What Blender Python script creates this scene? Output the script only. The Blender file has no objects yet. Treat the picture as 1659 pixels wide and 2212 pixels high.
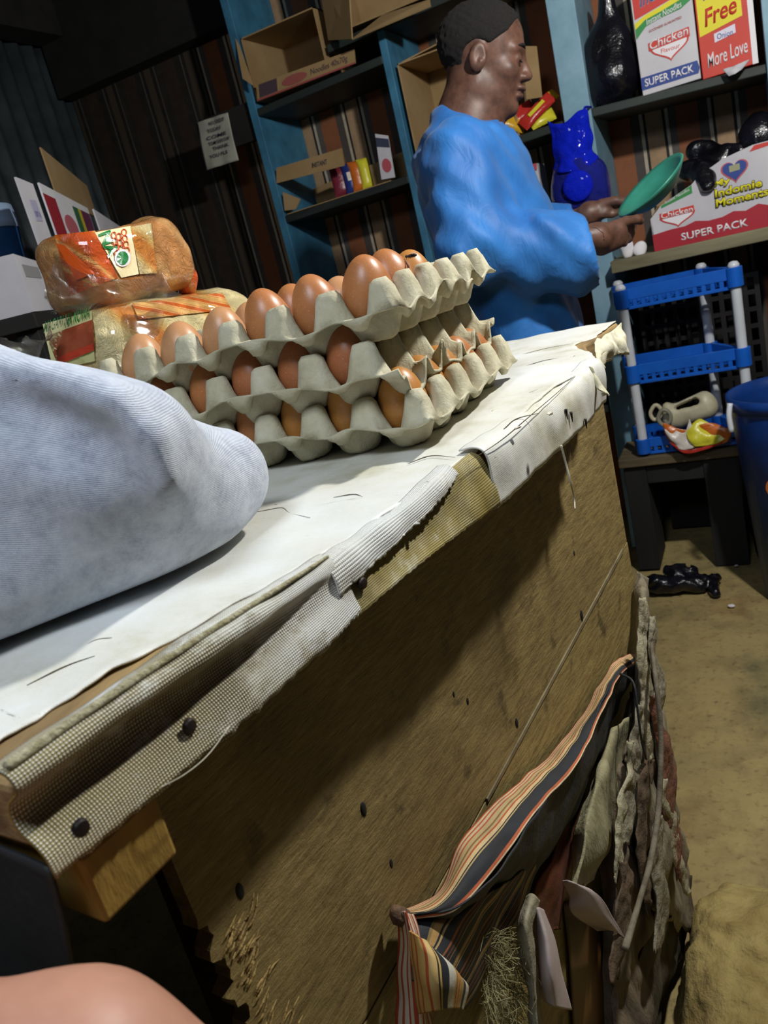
import bpy, bmesh, math, random
import numpy as np
from math import sin, cos, pi, radians, sqrt
from mathutils import Vector, Matrix

scene = bpy.context.scene
COL = scene.collection
# ------------------------------------------------------------------ camera
FOC, ROLL, PITCH, YAW, CAM_Z = 1720.0, radians(14.3), radians(16.85), radians(28.0), 1.10
_up = np.array([-sin(ROLL) * cos(PITCH), -cos(ROLL) * cos(PITCH), -sin(PITCH)])
_fw = np.array([0, 0, 1.]) + _up * sin(PITCH); _fw /= np.linalg.norm(_fw)
_rt = np.cross(_fw, _up); _rt = _rt if _rt[0] > 0 else -_rt
_X = cos(YAW) * _rt - sin(YAW) * _fw
_Y = cos(YAW) * _fw + sin(YAW) * _rt
MW = np.array([_X, _Y, _up])            # camera (x right, y down, z forward) -> world
CAM = np.array([0, 0, CAM_Z])
def ray(px, py):
    return MW @ np.array([(px - 829.5) / FOC, (py - 1106.) / FOC, 1.])
def at(px, py, **k):
    """world point seen at a photograph pixel, on the plane x=, y= or z=, or at depth d="""
    r = ray(px, py); (a, v), = k.items()
    t = v if a == 'd' else (v - CAM['xyz'.index(a)]) / r['xyz'.index(a)]
    return Vector(CAM + r * t)
cd = bpy.data.cameras.new('camera'); cam = bpy.data.objects.new('camera', cd); COL.objects.link(cam)
cx, cy, cz = MW[:, 0], -MW[:, 1], -MW[:, 2]
m = Matrix.Identity(4)
for i in range(3):
    m[i][0], m[i][1], m[i][2], m[i][3] = cx[i], cy[i], cz[i], CAM[i]
cam.matrix_world = m
cd.sensor_fit = 'VERTICAL'; cd.sensor_height = 24.0; cd.lens = 24.0 * FOC / 2212.0
cd.clip_start = 0.02; cd.clip_end = 50
cd.dof.use_dof = True; cd.dof.focus_distance = 0.72; cd.dof.aperture_fstop = 11.0
scene.camera = cam
# ------------------------------------------------------------------ light
scene.view_settings.view_transform = 'Standard'; scene.view_settings.look = 'None'
scene.view_settings.exposure = 0.0; scene.view_settings.gamma = 1.0; scene.view_settings.use_curve_mapping = False
w = bpy.data.worlds.new('night'); scene.world = w; w.use_nodes = True
w.node_tree.nodes['Background'].inputs[0].default_value = (0.55, 0.75, 1.0, 1)
w.node_tree.nodes['Background'].inputs[1].default_value = 0.012
def lamp(name, loc, power, col, size=0.05, kind='POINT', target=None):
    l = bpy.data.lights.new(name, kind); l.energy = power; l.color = col
    if kind == 'AREA': l.size = size
    else: l.shadow_soft_size = size
    o = bpy.data.objects.new(name, l); COL.objects.link(o); o.location = loc
    if target is not None:
        o.rotation_euler = (Vector(target) - Vector(loc)).to_track_quat('-Z', 'Y').to_euler()
    return o
lamp('bulb_light', (0.30, 1.15, 1.86), 76, (1.0, 0.98, 0.93), 0.035)
lamp('cool_fill', (-0.22, -0.10, 1.95), 9.0, (0.80, 0.88, 1.0), 0.35, 'AREA', (-0.35, 0.35, 0.95))  # added cool fill to brighten the sleeve and hem, no known lamp there

# ------------------------------------------------------------------ materials
def lin(h):
    if isinstance(h, (tuple, list)): return tuple(h[:3]) + (1,)
    h = h.lstrip('#'); v = [int(h[i:i + 2], 16) / 255 for i in (0, 2, 4)]
    return tuple((c / 12.92 if c <= .04045 else ((c + .055) / 1.055) ** 2.4) for c in v) + (1,)
class NT:
    def __init__(s, name):
        s.m = bpy.data.materials.new(name); s.m.use_nodes = True
        s.t = s.m.node_tree; s.n = s.t.nodes; s.b = s.n['Principled BSDF']
        s.tc = s.n.new('ShaderNodeTexCoord')
    def add(s, typ, **k):
        n = s.n.new(typ)
        for a, v in k.items(): setattr(n, a, v)
        return n
    def link(s, a, b): s.t.links.new(a, b)
    def setb(s, **k):
        for a, v in k.items(): s.b.inputs[a.replace('_', ' ')].default_value = v
    def coords(s, kind='Object', scale=(1, 1, 1), rot=(0, 0, 0), loc=(0, 0, 0)):
        mp = s.add('ShaderNodeMapping'); mp.inputs['Scale'].default_value = scale
        mp.inputs['Rotation'].default_value = rot; mp.inputs['Location'].default_value = loc
        s.link(s.tc.outputs[kind], mp.inputs[0]); return mp.outputs[0]
    def noise(s, vec, scale=10, detail=5, rough=.6, dist=0):
        n = s.add('ShaderNodeTexNoise'); n.inputs['Scale'].default_value = scale
        n.inputs['Detail'].default_value = detail; n.inputs['Roughness'].default_value = rough
        n.inputs['Distortion'].default_value = dist
        s.link(vec, n.inputs['Vector']); return n.outputs['Fac']
    def wave(s, vec, scale, axis='X', dist=0, dscale=1):
        n = s.add('ShaderNodeTexWave', bands_direction=axis); n.inputs['Scale'].default_value = scale
        n.inputs['Distortion'].default_value = dist; n.inputs['Detail Scale'].default_value = dscale
        s.link(vec, n.inputs['Vector']); return n.outputs['Fac']
    def ramp(s, fac, stops, interp='LINEAR'):
        r = s.add('ShaderNodeValToRGB'); e = r.color_ramp; e.interpolation = interp
        while len(e.elements) < len(stops): e.elements.new(.5)
        for el, (p, c) in zip(e.elements, stops): el.position = p; el.color = lin(c)
        s.link(fac, r.inputs[0]); return r.outputs[0]
    def math(s, op, a, b=None):
        n = s.add('ShaderNodeMath', operation=op)
        for i, v in enumerate((a, b)):
            if v is None: continue
            if isinstance(v, (int, float)): n.inputs[i].default_value = v
            else: s.link(v, n.inputs[i])
        return n.outputs[0]
    def mix(s, fac, a, b):
        n = s.add('ShaderNodeMix', data_type='RGBA')
        if isinstance(fac, (int, float)): n.inputs[0].default_value = fac
        else: s.link(fac, n.inputs[0])
        for i, v in ((6, a), (7, b)):
            if isinstance(v, (str, tuple)): n.inputs[i].default_value = lin(v)
            else: s.link(v, n.inputs[i])
        return n.outputs[2]
    def sep(s, vec):
        n = s.add('ShaderNodeSeparateXYZ'); s.link(vec, n.inputs[0]); return n.outputs
    def bump(s, h, strength=.3, dist=.002, prev=None):
        b = s.add('ShaderNodeBump'); b.inputs['Strength'].default_value = strength
        b.inputs['Distance'].default_value = dist; s.link(h, b.inputs['Height'])
        if prev is not None: s.link(prev, b.inputs['Normal'])
        s.link(b.outputs[0], s.b.inputs['Normal']); return b.outputs[0]
    def color(s, c): s.link(c, s.b.inputs['Base Color'])
def mat(name, c1, c2=None, scale=12, rough=.7, bump=.15, bscale=None, bdist=.002, stretch=(1, 1, 1), lo=.35, hi=.65, kind='Object', **kw):
    t = NT(name); v = t.coords(kind, stretch)
    f = t.noise(v, scale)
    t.color(t.ramp(f, [(lo, c1), (hi, c2 or c1)]))
    t.setb(Roughness=rough)
    if bump: t.bump(t.noise(v, bscale or scale * 4), bump, bdist)
    for k, x in kw.items(): t.b.inputs[k.replace('_', ' ')].default_value = x
    return t.m
_plain = {}
def plain(c, rough=.6, name=None):
    key = (c, rough)
    if key not in _plain:
        _plain[key] = mat(name or 'print_' + c.lstrip('#'), c, c, rough=rough, bump=.04, bscale=60)
    return _plain[key]

# ------------------------------------------------------------------ objects
def tag(o, label=None, cat=None, group=None, kind=None):
    for k, v in (('label', label), ('category', cat), ('group', group), ('kind', kind)):
        if v: o[k] = v
    return o
def thing(name, label, cat, loc, group=None):
    o = bpy.data.objects.new(name, None); COL.objects.link(o); o.location = Vector(loc)
    o.empty_display_size = .05
    return tag(o, label, cat, group)
def link(name, me, material=None, parent=None, smooth=False):
    o = bpy.data.objects.new(name, me); COL.objects.link(o)
    if material is not None:
        for mm in (material if isinstance(material, (list, tuple)) else [material]): me.materials.append(mm)
    if smooth: me.polygons.foreach_set('use_smooth', [True] * len(me.polygons))
    if parent is not None:
        o.parent = parent
        loc, p = Vector((0, 0, 0)), parent
        while p is not None: loc += Vector(p.location) if p.type == 'EMPTY' else Vector((0, 0, 0)); p = p.parent
        o.matrix_parent_inverse = Matrix.Translation(-loc) if parent.type == 'EMPTY' else Matrix.Identity(4)
    return o
def pm(name, verts, faces, material=None, parent=None, smooth=False, uv=None):
    me = bpy.data.meshes.new(name); me.from_pydata([tuple(v) for v in verts], [], [tuple(f) for f in faces]); me.update()
    if uv is not None:
        ul = me.uv_layers.new(name='uv'); li = np.empty(len(me.loops), int); me.loops.foreach_get('vertex_index', li)
        ul.data.foreach_set('uv', np.asarray(uv, float)[li].ravel())
    return link(name, me, material, parent, smooth)
def bo(name, bm, material=None, parent=None, smooth=False):
    bmesh.ops.recalc_face_normals(bm, faces=bm.faces)
    me = bpy.data.meshes.new(name); bm.to_mesh(me); bm.free()
    return link(name, me, material, parent, smooth)
def bevel(o, w=.003, seg=2):
    b = o.modifiers.new('bevel', 'BEVEL'); b.width = w; b.segments = seg; b.limit_method = 'ANGLE'; return o
def solid(o, th, off=0):
    s = o.modifiers.new('solid', 'SOLIDIFY'); s.thickness = th; s.offset = off; return o
def add_hull8(bm, pts):
    """pts: 4 bottom then 4 top corners, same winding"""
    v = [bm.verts.new(p) for p in pts]
    for f in ((3, 2, 1, 0), (4, 5, 6, 7), (0, 1, 5, 4), (1, 2, 6, 5), (2, 3, 7, 6), (3, 0, 4, 7)): bm.faces.new([v[i] for i in f])
def add_box(bm, lo, hi, M4=None):
    (a, b, c), (d, e, f) = lo, hi
    p = [Vector(q) for q in ((a, b, c), (d, b, c), (d, e, c), (a, e, c), (a, b, f), (d, b, f), (d, e, f), (a, e, f))]
    add_hull8(bm, [M4 @ q for q in p] if M4 is not None else p)
def box(name, lo, hi, material, parent=None, M4=None, bev=.002):
    bm = bmesh.new(); add_box(bm, lo, hi, M4); o = bo(name, bm, material, parent)
    if bev: bevel(o, bev)
    return o
def slab(name, quad, nrm, th, material, parent=None, bev=0):
    """a flat panel: polygon corners extruded by th along nrm"""
    n = Vector(nrm).normalized() * th; bm = bmesh.new()
    a = [bm.verts.new(Vector(p)) for p in quad]; b = [bm.verts.new(Vector(p) + n) for p in quad]
    bm.faces.new(a); bm.faces.new(b[::-1])
    k = len(a)
    for i in range(k): bm.faces.new((a[i], a[(i + 1) % k], b[(i + 1) % k], b[i]))
    o = bo(name, bm, material, parent)
    if bev: bevel(o, bev)
    return o
def catmull(P, n, closed=False):
    P = np.asarray(P, float); k = len(P)
    if k == 2: return P[0] + (P[1] - P[0]) * np.linspace(0, 1, n)[:, None]
    if closed:
        t = np.linspace(0, k, n, endpoint=False); i = t.astype(int); f = (t - i)[:, None]
        a, b, c, d = (P[(i + j) % k] for j in (-1, 0, 1, 2))
    else:
        Q = np.vstack([2 * P[0] - P[1], P, 2 * P[-1] - P[-2]])
        t = np.linspace(0, k - 1, n); i = np.minimum(t.astype(int), k - 2); f = (t - i)[:, None]
        a, b, c, d = Q[i], Q[i + 1], Q[i + 2], Q[i + 3]
    return .5 * (2 * b + (c - a) * f + (2 * a - 5 * b + 4 * c - d) * f ** 2 + (3 * b - a - 3 * c + d) * f ** 3)
def tube(name, P, r, material, parent=None, n=40, seg=8, smooth=True, closed=False):
    P = catmull(P, n, closed); k = len(P); r = np.interp(np.linspace(0, 1, k), np.linspace(0, 1, len(r)), r) if hasattr(r, '__len__') else np.full(k, r)
    verts, faces = [], []; prev = None
    for i in range(k):
        t = P[(i + 1) % k] - P[i - 1] if closed else P[min(i + 1, k - 1)] - P[max(i - 1, 0)]
        t = Vector(t).normalized()
        if prev is None: u = t.orthogonal().normalized()
        else: u = (prev - t * prev.dot(t)).normalized()
        prev = u; v = t.cross(u)
        for j in range(seg):
            a = 2 * pi * j / seg; verts.append(Vector(P[i]) + (u * cos(a) + v * sin(a)) * r[i])
    for i in range(k if closed else k - 1):
        for j in range(seg):
            a, b = i * seg + j, i * seg + (j + 1) % seg; c = ((i + 1) % k) * seg
            faces.append((a, b, c + (j + 1) % seg, c + j))
    if not closed:
        faces.append(tuple(range(seg))[::-1]); faces.append(tuple(range((k - 1) * seg, k * seg)))
    return pm(name, verts, faces, material, parent, smooth)
RNG = np.random.default_rng(7)
class Wob:
    """smooth pseudo noise: a sum of sines in random directions"""
    def __init__(s, seed, k=14):
        g = np.random.default_rng(seed); d = g.normal(size=(k, 3)); s.d = d / np.linalg.norm(d, axis=1)[:, None]
        s.f = g.uniform(.6, 1.9, k); s.p = g.uniform(0, 6.28, k); s.k = k
    def __call__(s, P, freq):
        P = np.asarray(P, float); r = np.zeros(P.shape[:-1])
        for d, f, p in zip(s.d, s.f, s.p): r += np.sin((P @ d) * f * freq + p)
        return r / sqrt(s.k)
def sheet(name, rows, material, parent=None, nu=40, nv=24, th=.002, noise=0, nfreq=40, seed=1, ragged=0, closed=False):
    """a cloth or card sheet through rows of guide points; uv: u along a row, v across the rows"""
    G = np.array([catmull(r, nu) for r in rows]); G = np.stack([catmull(G[:, i], nv) for i in range(nu)], 1)   # nv,nu,3
    if ragged:
        g = np.random.default_rng(seed); e = np.convolve(g.uniform(-1, 1, nu + 4), [.3, .4, .3], 'same')[2:-2]
        G[-1] += (G[-1] - G[-2]) * 0 + e[:, None] * ragged * (G[-1] - G[-3]) / (np.linalg.norm(G[-1] - G[-3], axis=1)[:, None] + 1e-9)
    if noise:
        du = np.gradient(G, axis=1); dv = np.gradient(G, axis=0); nn = np.cross(du, dv)
        nn /= np.linalg.norm(nn, axis=-1, keepdims=True) + 1e-9
        wv = Wob(seed); G = G + nn * (noise * (wv(G, nfreq) + .5 * wv(G[..., ::-1], nfreq * 2.3)))[..., None]
    idx = np.arange(nu * nv).reshape(nv, nu)
    F = np.stack([idx[:-1, :-1], idx[:-1, 1:], idx[1:, 1:], idx[1:, :-1]], -1).reshape(-1, 4)
    lu = np.concatenate([[0], np.cumsum(np.linalg.norm(np.diff(G[nv // 2], axis=0), axis=1))])
    lv = np.concatenate([[0], np.cumsum(np.linalg.norm(np.diff(G[:, nu // 2], axis=0), axis=1))])
    uv = np.stack(np.meshgrid(lu, lv), -1).reshape(-1, 2)
    o = pm(name, G.reshape(-1, 3), F, material, parent, True, uv)
    if th: solid(o, th)
    return o
# ---- signed distance modelling: one continuous skin through blended volumes
def smin(a, b, k):
    h = np.clip(.5 + .5 * (b - a) / k, 0, 1); return b * (1 - h) + a * h - k * h * (1 - h)
def smax(a, b, k): return -smin(-a, -b, k)
def cap(P, a, b, r1, r2):
    a, b = np.asarray(a, float), np.asarray(b, float); ba = b - a
    t = np.clip(((P - a) @ ba) / (ba @ ba), 0, 1)
    return np.linalg.norm(P - a - t[..., None] * ba, axis=-1) - (r1 + (r2 - r1) * t)
def ell(P, c, r, R=None):
    q = P - np.asarray(c, float)
    if R is not None: q = q @ np.asarray(R)
    r = np.asarray(r, float); k = np.linalg.norm(q / r, axis=-1); k2 = np.linalg.norm(q / r ** 2, axis=-1) + 1e-9
    return k * (k - 1) / k2
def rbox(P, c, h, r, R=None):
    q = P - np.asarray(c, float)
    if R is not None: q = q @ np.asarray(R)
    q = np.abs(q) - (np.asarray(h, float) - r)
    return np.linalg.norm(np.maximum(q, 0), axis=-1) + np.minimum(q.max(-1), 0) - r
def skin(f, lo, hi, res):
    """surface nets over f on a grid; returns verts, faces"""
    lo, hi = np.asarray(lo, float), np.asarray(hi, float); n = np.ceil((hi - lo) / res).astype(int) + 1
    ax = [lo[i] + res * np.arange(n[i]) for i in range(3)]
    V = np.stack([f(np.stack(np.meshgrid([x], ax[1], ax[2], indexing='ij'), -1))[0] for x in ax[0]])
    V[0] = V[-1] = 1; V[:, 0] = V[:, -1] = 1; V[:, :, 0] = V[:, :, -1] = 1
    S = V < 0
    c = [(i, j, k) for i in (0, 1) for j in (0, 1) for k in (0, 1)]
    def sub(A, o): return A[o[0]:n[0] - 1 + o[0], o[1]:n[1] - 1 + o[1], o[2]:n[2] - 1 + o[2]]
    acc = np.zeros(tuple(n - 1) + (3,)); cnt = np.zeros(tuple(n - 1))
    for a in c:
        for d in range(3):
            if a[d]: continue
            b = list(a); b[d] = 1
            va, vb = sub(V, a), sub(V, b); x = (va < 0) != (vb < 0)
            t = np.where(x, va / np.where(x, va - vb, 1), 0)
            p = np.zeros(acc.shape); p[...] = a; p[..., d] += t
            acc += p * x[..., None]; cnt += x
    on = cnt > 0; idx = -np.ones(on.shape, int); idx[on] = np.arange(on.sum())
    ijk = np.argwhere(on); P = lo + res * (ijk + acc[on] / cnt[on][:, None])
    F = []
    for d in range(3):
        e1, e2 = (d + 1) % 3, (d + 2) % 3
        sl = [slice(1, n[i] - 1) for i in range(3)]; sl[d] = slice(0, n[d] - 1); sh = list(sl); sh[d] = slice(1, n[d])
        s0, s1 = S[tuple(sl)], S[tuple(sh)]; x = np.argwhere(s0 != s1)
        if not len(x): continue
        flip = s0[tuple(x.T)]; base = x.copy(); base[:, e1] += 1; base[:, e2] += 1
        q = []
        for o1, o2 in ((0, 0), (-1, 0), (-1, -1), (0, -1)):
            r = base.copy(); r[:, e1] += o1; r[:, e2] += o2; q.append(idx[tuple(r.T)])
        q = np.stack(q, 1); q[~flip] = q[~flip][:, ::-1]; F.append(q)
    return P, np.concatenate(F)
def sdf(name, f, lo, hi, res, material, parent=None, relax=1):
    P, F = skin(f, lo, hi, res)
    if relax:
        e = np.concatenate([F[:, [i, (i + 1) % 4]] for i in range(4)]); 
        for _ in range(relax):
            s = np.zeros_like(P); k = np.zeros(len(P))
            np.add.at(s, e[:, 0], P[e[:, 1]]); np.add.at(k, e[:, 0], 1)
            P = P * .5 + .5 * s / np.maximum(k, 1)[:, None]
    return pm(name, P, F[:, ::-1], material, parent, True)
def text(name, body, origin, ex, ey, w, h, material, parent=None, lift=.001, bold=.0, shear=0, ext=.0006):
    """raised lettering: lower-left corner at origin, running along ex, rising along ey, fitted into w by h"""
    cu = bpy.data.curves.new(name, 'FONT'); cu.body = body; cu.size = 1; cu.shear = shear; cu.offset = bold; cu.resolution_u = 3
    tmp = bpy.data.objects.new('tmp', cu); COL.objects.link(tmp)
    dg = bpy.context.evaluated_depsgraph_get(); me = bpy.data.meshes.new_from_object(tmp.evaluated_get(dg))
    bpy.data.objects.remove(tmp); bpy.data.curves.remove(cu)
    v = np.empty(len(me.vertices) * 3); me.vertices.foreach_get('co', v); v = v.reshape(-1, 3)
    lo, hi = v.min(0), v.max(0); s = np.maximum(hi - lo, 1e-6)
    ex, ey = Vector(ex).normalized(), Vector(ey).normalized(); nz = ex.cross(ey); O = Vector(origin)
    q = [O + ex * ((a - lo[0]) / s[0] * w) + ey * ((b - lo[1]) / s[1] * h) + nz * lift for a, b, c in v]
    me.vertices.foreach_set('co', np.array(q).ravel()); me.update()
    o = link(name, me, material, parent); solid(o, ext, 0); return o
class Face:
    """a flat printed face spanned by four world corners (bl, br, tr, tl); u right, v up, both 0..1"""
    vm = None
    def __init__(s, bl, br, tr, tl): s.c = [Vector(p) for p in (bl, br, tr, tl)]; s.n = (s.c[1] - s.c[0]).cross(s.c[3] - s.c[0]).normalized()
    def __call__(s, u, v, lift=0):
        bl, br, tr, tl = s.c; v = s.vm(v) if s.vm else v
        return bl * ((1 - u) * (1 - v)) + br * (u * (1 - v)) + tr * (u * v) + tl * ((1 - u) * v) + s.n * lift
    def poly(s, name, uvs, material, parent, lift=.0012):
        return slab(name, [s(u, v, lift - .0008) for u, v in uvs], s.n, .0008, material, parent)
    def text(s, name, body, u, v, w, h, material, parent, lift=.002, bold=.0, shear=0, slope=0):
        o = s(u, v, 0); ex = s(u + w, v + slope) - o; ey = s(u, v + h) - o
        return text(name, body, o, ex, ey, ex.length, ey.length, material, parent, lift, bold, shear)
def disc(F, u, v, ru, rv, n=28, a0=0, a1=2 * pi):
    return [(u + ru * cos(a0 + (a1 - a0) * i / n), v + rv * sin(a0 + (a1 - a0) * i / n)) for i in range(n)]
# ================================================================== setting
def stripes(name, kind='Object', axis=0, period=.20, phase=0.0, stops=None, rough=.75, wob=.004, wear=.35):
    t = NT(name); v = t.coords(kind)
    s = t.sep(v); c = s[axis]
    n = t.noise(v, 6, 3); c = t.math('ADD', c, t.math('MULTIPLY', t.math('SUBTRACT', n, .5), wob))
    f = t.math('FRACT', t.math('ADD', t.math('DIVIDE', c, period), phase))
    st = stops or [(0, '#8a5230'), (.32, '#4a423e'), (.46, '#b9ab94'), (.51, '#16181a'), (.55, '#a88a68'), (.80, '#16181a'), (.84, '#b8ae9c'), (.89, '#57504a')]
    col = t.ramp(f, st, 'CONSTANT')
    d = t.noise(v, 25, 6, .7)
    col = t.mix(t.ramp(d, [(.45, '#000000'), (.75, (wear, wear, wear))]), col, '#3a2f24')
    t.color(col); t.setb(Roughness=rough); t.bump(t.noise(v, 300, 3), .2, .001)
    return t.m
M_wallstripe = stripes('striped_lining')
M_walldim = stripes('dimmed_lining', stops=[(0, '#2a1c14'), (.30, '#171514'), (.46, '#4a453c'), (.49, '#100f0f'), (.56, '#3b3126'), (.72, '#100f0f'), (.80, '#46423a'), (.83, '#1d1a18')], wear=.6)  # darker stripe copy: the dimness of the wall's left end put into colour
M_tin = mat('corrugated_tin', '#4d565a', '#353c40', 6, .45, .1, Metallic=.3)
M_dark = mat('dark_timber', '#1c1a18', '#0f0e0d', 10, .8, .3, 60)
M_ceil = mat('sooty_ceiling', '#23221f', '#151413', 5, .9, .3, 30)
# earth floor
def floor_material():
    t = NT('trodden_earth'); v = t.coords('Object')
    a = t.ramp(t.noise(v, 3.2, 6, .6, .4), [(.32, '#746c48'), (.45, '#a08c58'), (.55, '#ab965f'), (.68, '#8f6c3c')])
    b = t.ramp(t.noise(v, 7, 8, .7), [(.35, '#5c5640'), (.55, '#b3a06c')])
    col = t.mix(.4, a, b)
    col = t.mix(t.ramp(t.noise(v, 60, 5), [(.55, (0, 0, 0)), (.72, (.5, .5, .5))]), col, '#4a3a22')
    t.color(col); t.setb(Roughness=.85)
    n = t.bump(t.noise(v, 30, 8, .7), .5, .008); t.bump(t.noise(v, 5, 4), .3, .02, n)
    return t.m
M_earth = floor_material()
n = 60; xs = np.linspace(-2.7, 1.3, n); ys = np.linspace(-.9, 3.05, n)
gx, gy = np.meshgrid(xs, ys); P = np.stack([gx, gy, np.zeros_like(gx)], -1)
P[..., 2] = .006 * Wob(3)(P, 6) - .006
idx = np.arange(n * n).reshape(n, n)
quadF = lambda idx: np.stack([idx[:-1, :-1], idx[:-1, 1:], idx[1:, 1:], idx[1:, :-1]], -1).reshape(-1, 4)
fl = pm('floor', P.reshape(-1, 3), quadF(idx), M_earth, None, True); tag(fl, kind='structure')
tag(box('wall_back', (-2.7, 2.90, -.05), (1.3, 2.96, 2.6), M_wallstripe, bev=0), kind='structure')
tag(box('ceiling', (-2.7, -.9, 2.52), (1.3, 3.0, 2.6), M_ceil, bev=0), kind='structure')
lp = box('trim_3', (-2.47, 2.888, 0), (-1.83, 2.90, 2.5), M_walldim, bev=0); tag(lp, kind='structure')  # sheet added over the wall's left end to carry the darkened stripes
# corrugated left wall
k = 420; ys = np.linspace(-.9, 2.92, k); cor = -2.48 + .011 * np.sin(ys * 2 * pi / .076)
V = [(c, y, z) for z in (-.05, 2.52) for c, y in zip(cor, ys)]
wl = pm('wall_left', V, [(i, i + 1, k + i + 1, k + i) for i in range(k - 1)], M_tin, None, True); solid(wl, .003, -1); tag(wl, kind='structure')
zb = at(85, 95, x=-2.44).z
tag(box('trim_1', (-2.46, .2, zb), (-2.34, 2.9, 2.52), M_dark), kind='structure')
tag(box('trim_2', (-2.46, 2.80, 2.02), (-1.53, 2.895, 2.52), M_dark), kind='structure')
# clay step near the doorway
def clay(P):
    q = P.copy(); w = Wob(5)(P, 18) * .013 + Wob(6)(P, 50) * .0065 - .004 * np.abs(Wob(8)(P, 95)) + .0016 * Wob(9)(P, 190)
    c = at(1700, 2130, z=.06)
    return rbox(P, (c.x + .08, c.y - .10, -.03), (.20, .24, .155), .06) + w
c = at(1700, 2130, z=.06)
M_clay = mat('dry_clay', '#a8945a', '#86703e', 14, .95, .9, 70, .006)
cs = sdf('clay_step', clay, (c.x - .3, c.y - .45, -.06), (c.x + .35, c.y + .25, .2), .0055, M_clay)
tag(cs, 'rough lump of dry yellowish clay on the floor beside the counter foot', 'clay step')

# ================================================================== shelf unit on the back wall
M_blue = mat('worn_blue_paint', '#86abbd', '#6d94a8', 9, .6, .25, 50, .002)
M_blue2 = mat('worn_teal_paint', '#3f7f9f', '#2f6280', 9, .6, .25, 50, .002)
M_board = mat('dark_green_board', '#26302c', '#161c1b', 12, .6, .3, 60, stretch=(.2, 1, 1))
M_benchw = mat('grey_bench_wood', '#8a8466', '#5f5a44', 14, .8, .4, 60, stretch=(.15, 1, 1))
sh = thing('shelf_unit', 'tall blue painted wooden shelf unit on the back wall behind the man', 'shelf', (-.7, 2.75, 0))
box('side_panel', (-1.505, 2.60, 0), (-1.475, 2.895, 2.45), M_blue2, sh)
box('divider', (-.995, 2.60, .0), (-.97, 2.895, 1.765), M_blue2, sh)
box('divider', (-.478, 2.585, .0), (-.40, 2.895, 2.45), M_blue, sh)
box('side_panel', (.055, 2.585, .0), (.13, 2.895, 2.45), M_blue, sh)
def board(z0, z1, x0, x1, th=.024, y0=2.60, m_=None):
    bm = bmesh.new(); Y = 2.895
    add_hull8(bm, [Vector(p) for p in ((x0, y0, z0 - th), (x1, y0, z1 - th), (x1, Y, z1 - th), (x0, Y, z0 - th), (x0, y0, z0), (x1, y0, z1), (x1, Y, z1), (x0, Y, z0))])
    o = bo('shelf_board', bm, m_ or M_board, sh); bevel(o, .003); return o
board(1.335, 1.345, -1.475, -.995); board(1.35, 1.365, -.97, -.478); board(1.373, 1.350, -.40, .055)
board(1.685, 1.70, -1.475, -.995); board(1.785, 1.80, -1.17, -.478)
board(.93, .935, -1.475, -.995); board(.935, .94, -.97, -.478)
board(.945, .945, -.40, .055, .035, 2.52, M_benchw)
board(.50, .50, -1.475, -.995); board(.5, .5, -.97, -.478)

# ================================================================== counter
PHI = radians(7.5); CU = Vector((sin(PHI), cos(PHI), 0)); CN = Vector((cos(PHI), -sin(PHI), 0))
def CP(s, n, z): return CU * s + CN * n + Vector((0, 0, z))
def cpx(px, py, off):
    """photograph pixel -> point on the counter front plane pushed out to offset off"""
    r = Vector(ray(px, py)); o = Vector(CAM); t = (off - CN.dot(o)) / CN.dot(r); return o + r * t
NF = -.277          # front edge of the top
NP = -.326          # front panel face
def ply(name, a, b, c, rot=0):
    t = NT(name); v = t.coords('Object', (1, 1, 1), (0, 0, PHI)); g = t.coords('Object', (60, 6, 60), (0, 0, PHI))
    f = t.noise(v, 5, 6, .6, .3); col = t.ramp(f, [(.3, a), (.5, b), (.7, c)])
    gr = t.noise(g, 3, 6, .75); col = t.mix(t.ramp(gr, [(.4, (0, 0, 0)), (.72, (.8, .8, .8))]), col, '#5c482a')
    sp = t.noise(v, 22, 4, .6); col = t.mix(t.ramp(sp, [(.62, (0, 0, 0)), (.70, (.6, .6, .6))]), col, '#32281a')
    t.color(col); t.setb(Roughness=.55)
    n1 = t.bump(gr, .55, .004); t.bump(t.noise(v, 120, 4, .7), .35, .002, n1)
    return t.m
M_ply = ply('weathered_plywood', '#8b784a', '#a18d58', '#75643c')
M_ply2 = ply('lower_plywood', '#978352', '#aa965c', '#827042')
M_raw = mat('raw_wood_edge', '#4a3520', '#a88c5a', 16, .8, .5, 90, .003, stretch=(1, .3, 1))
M_cloth = None
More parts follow.
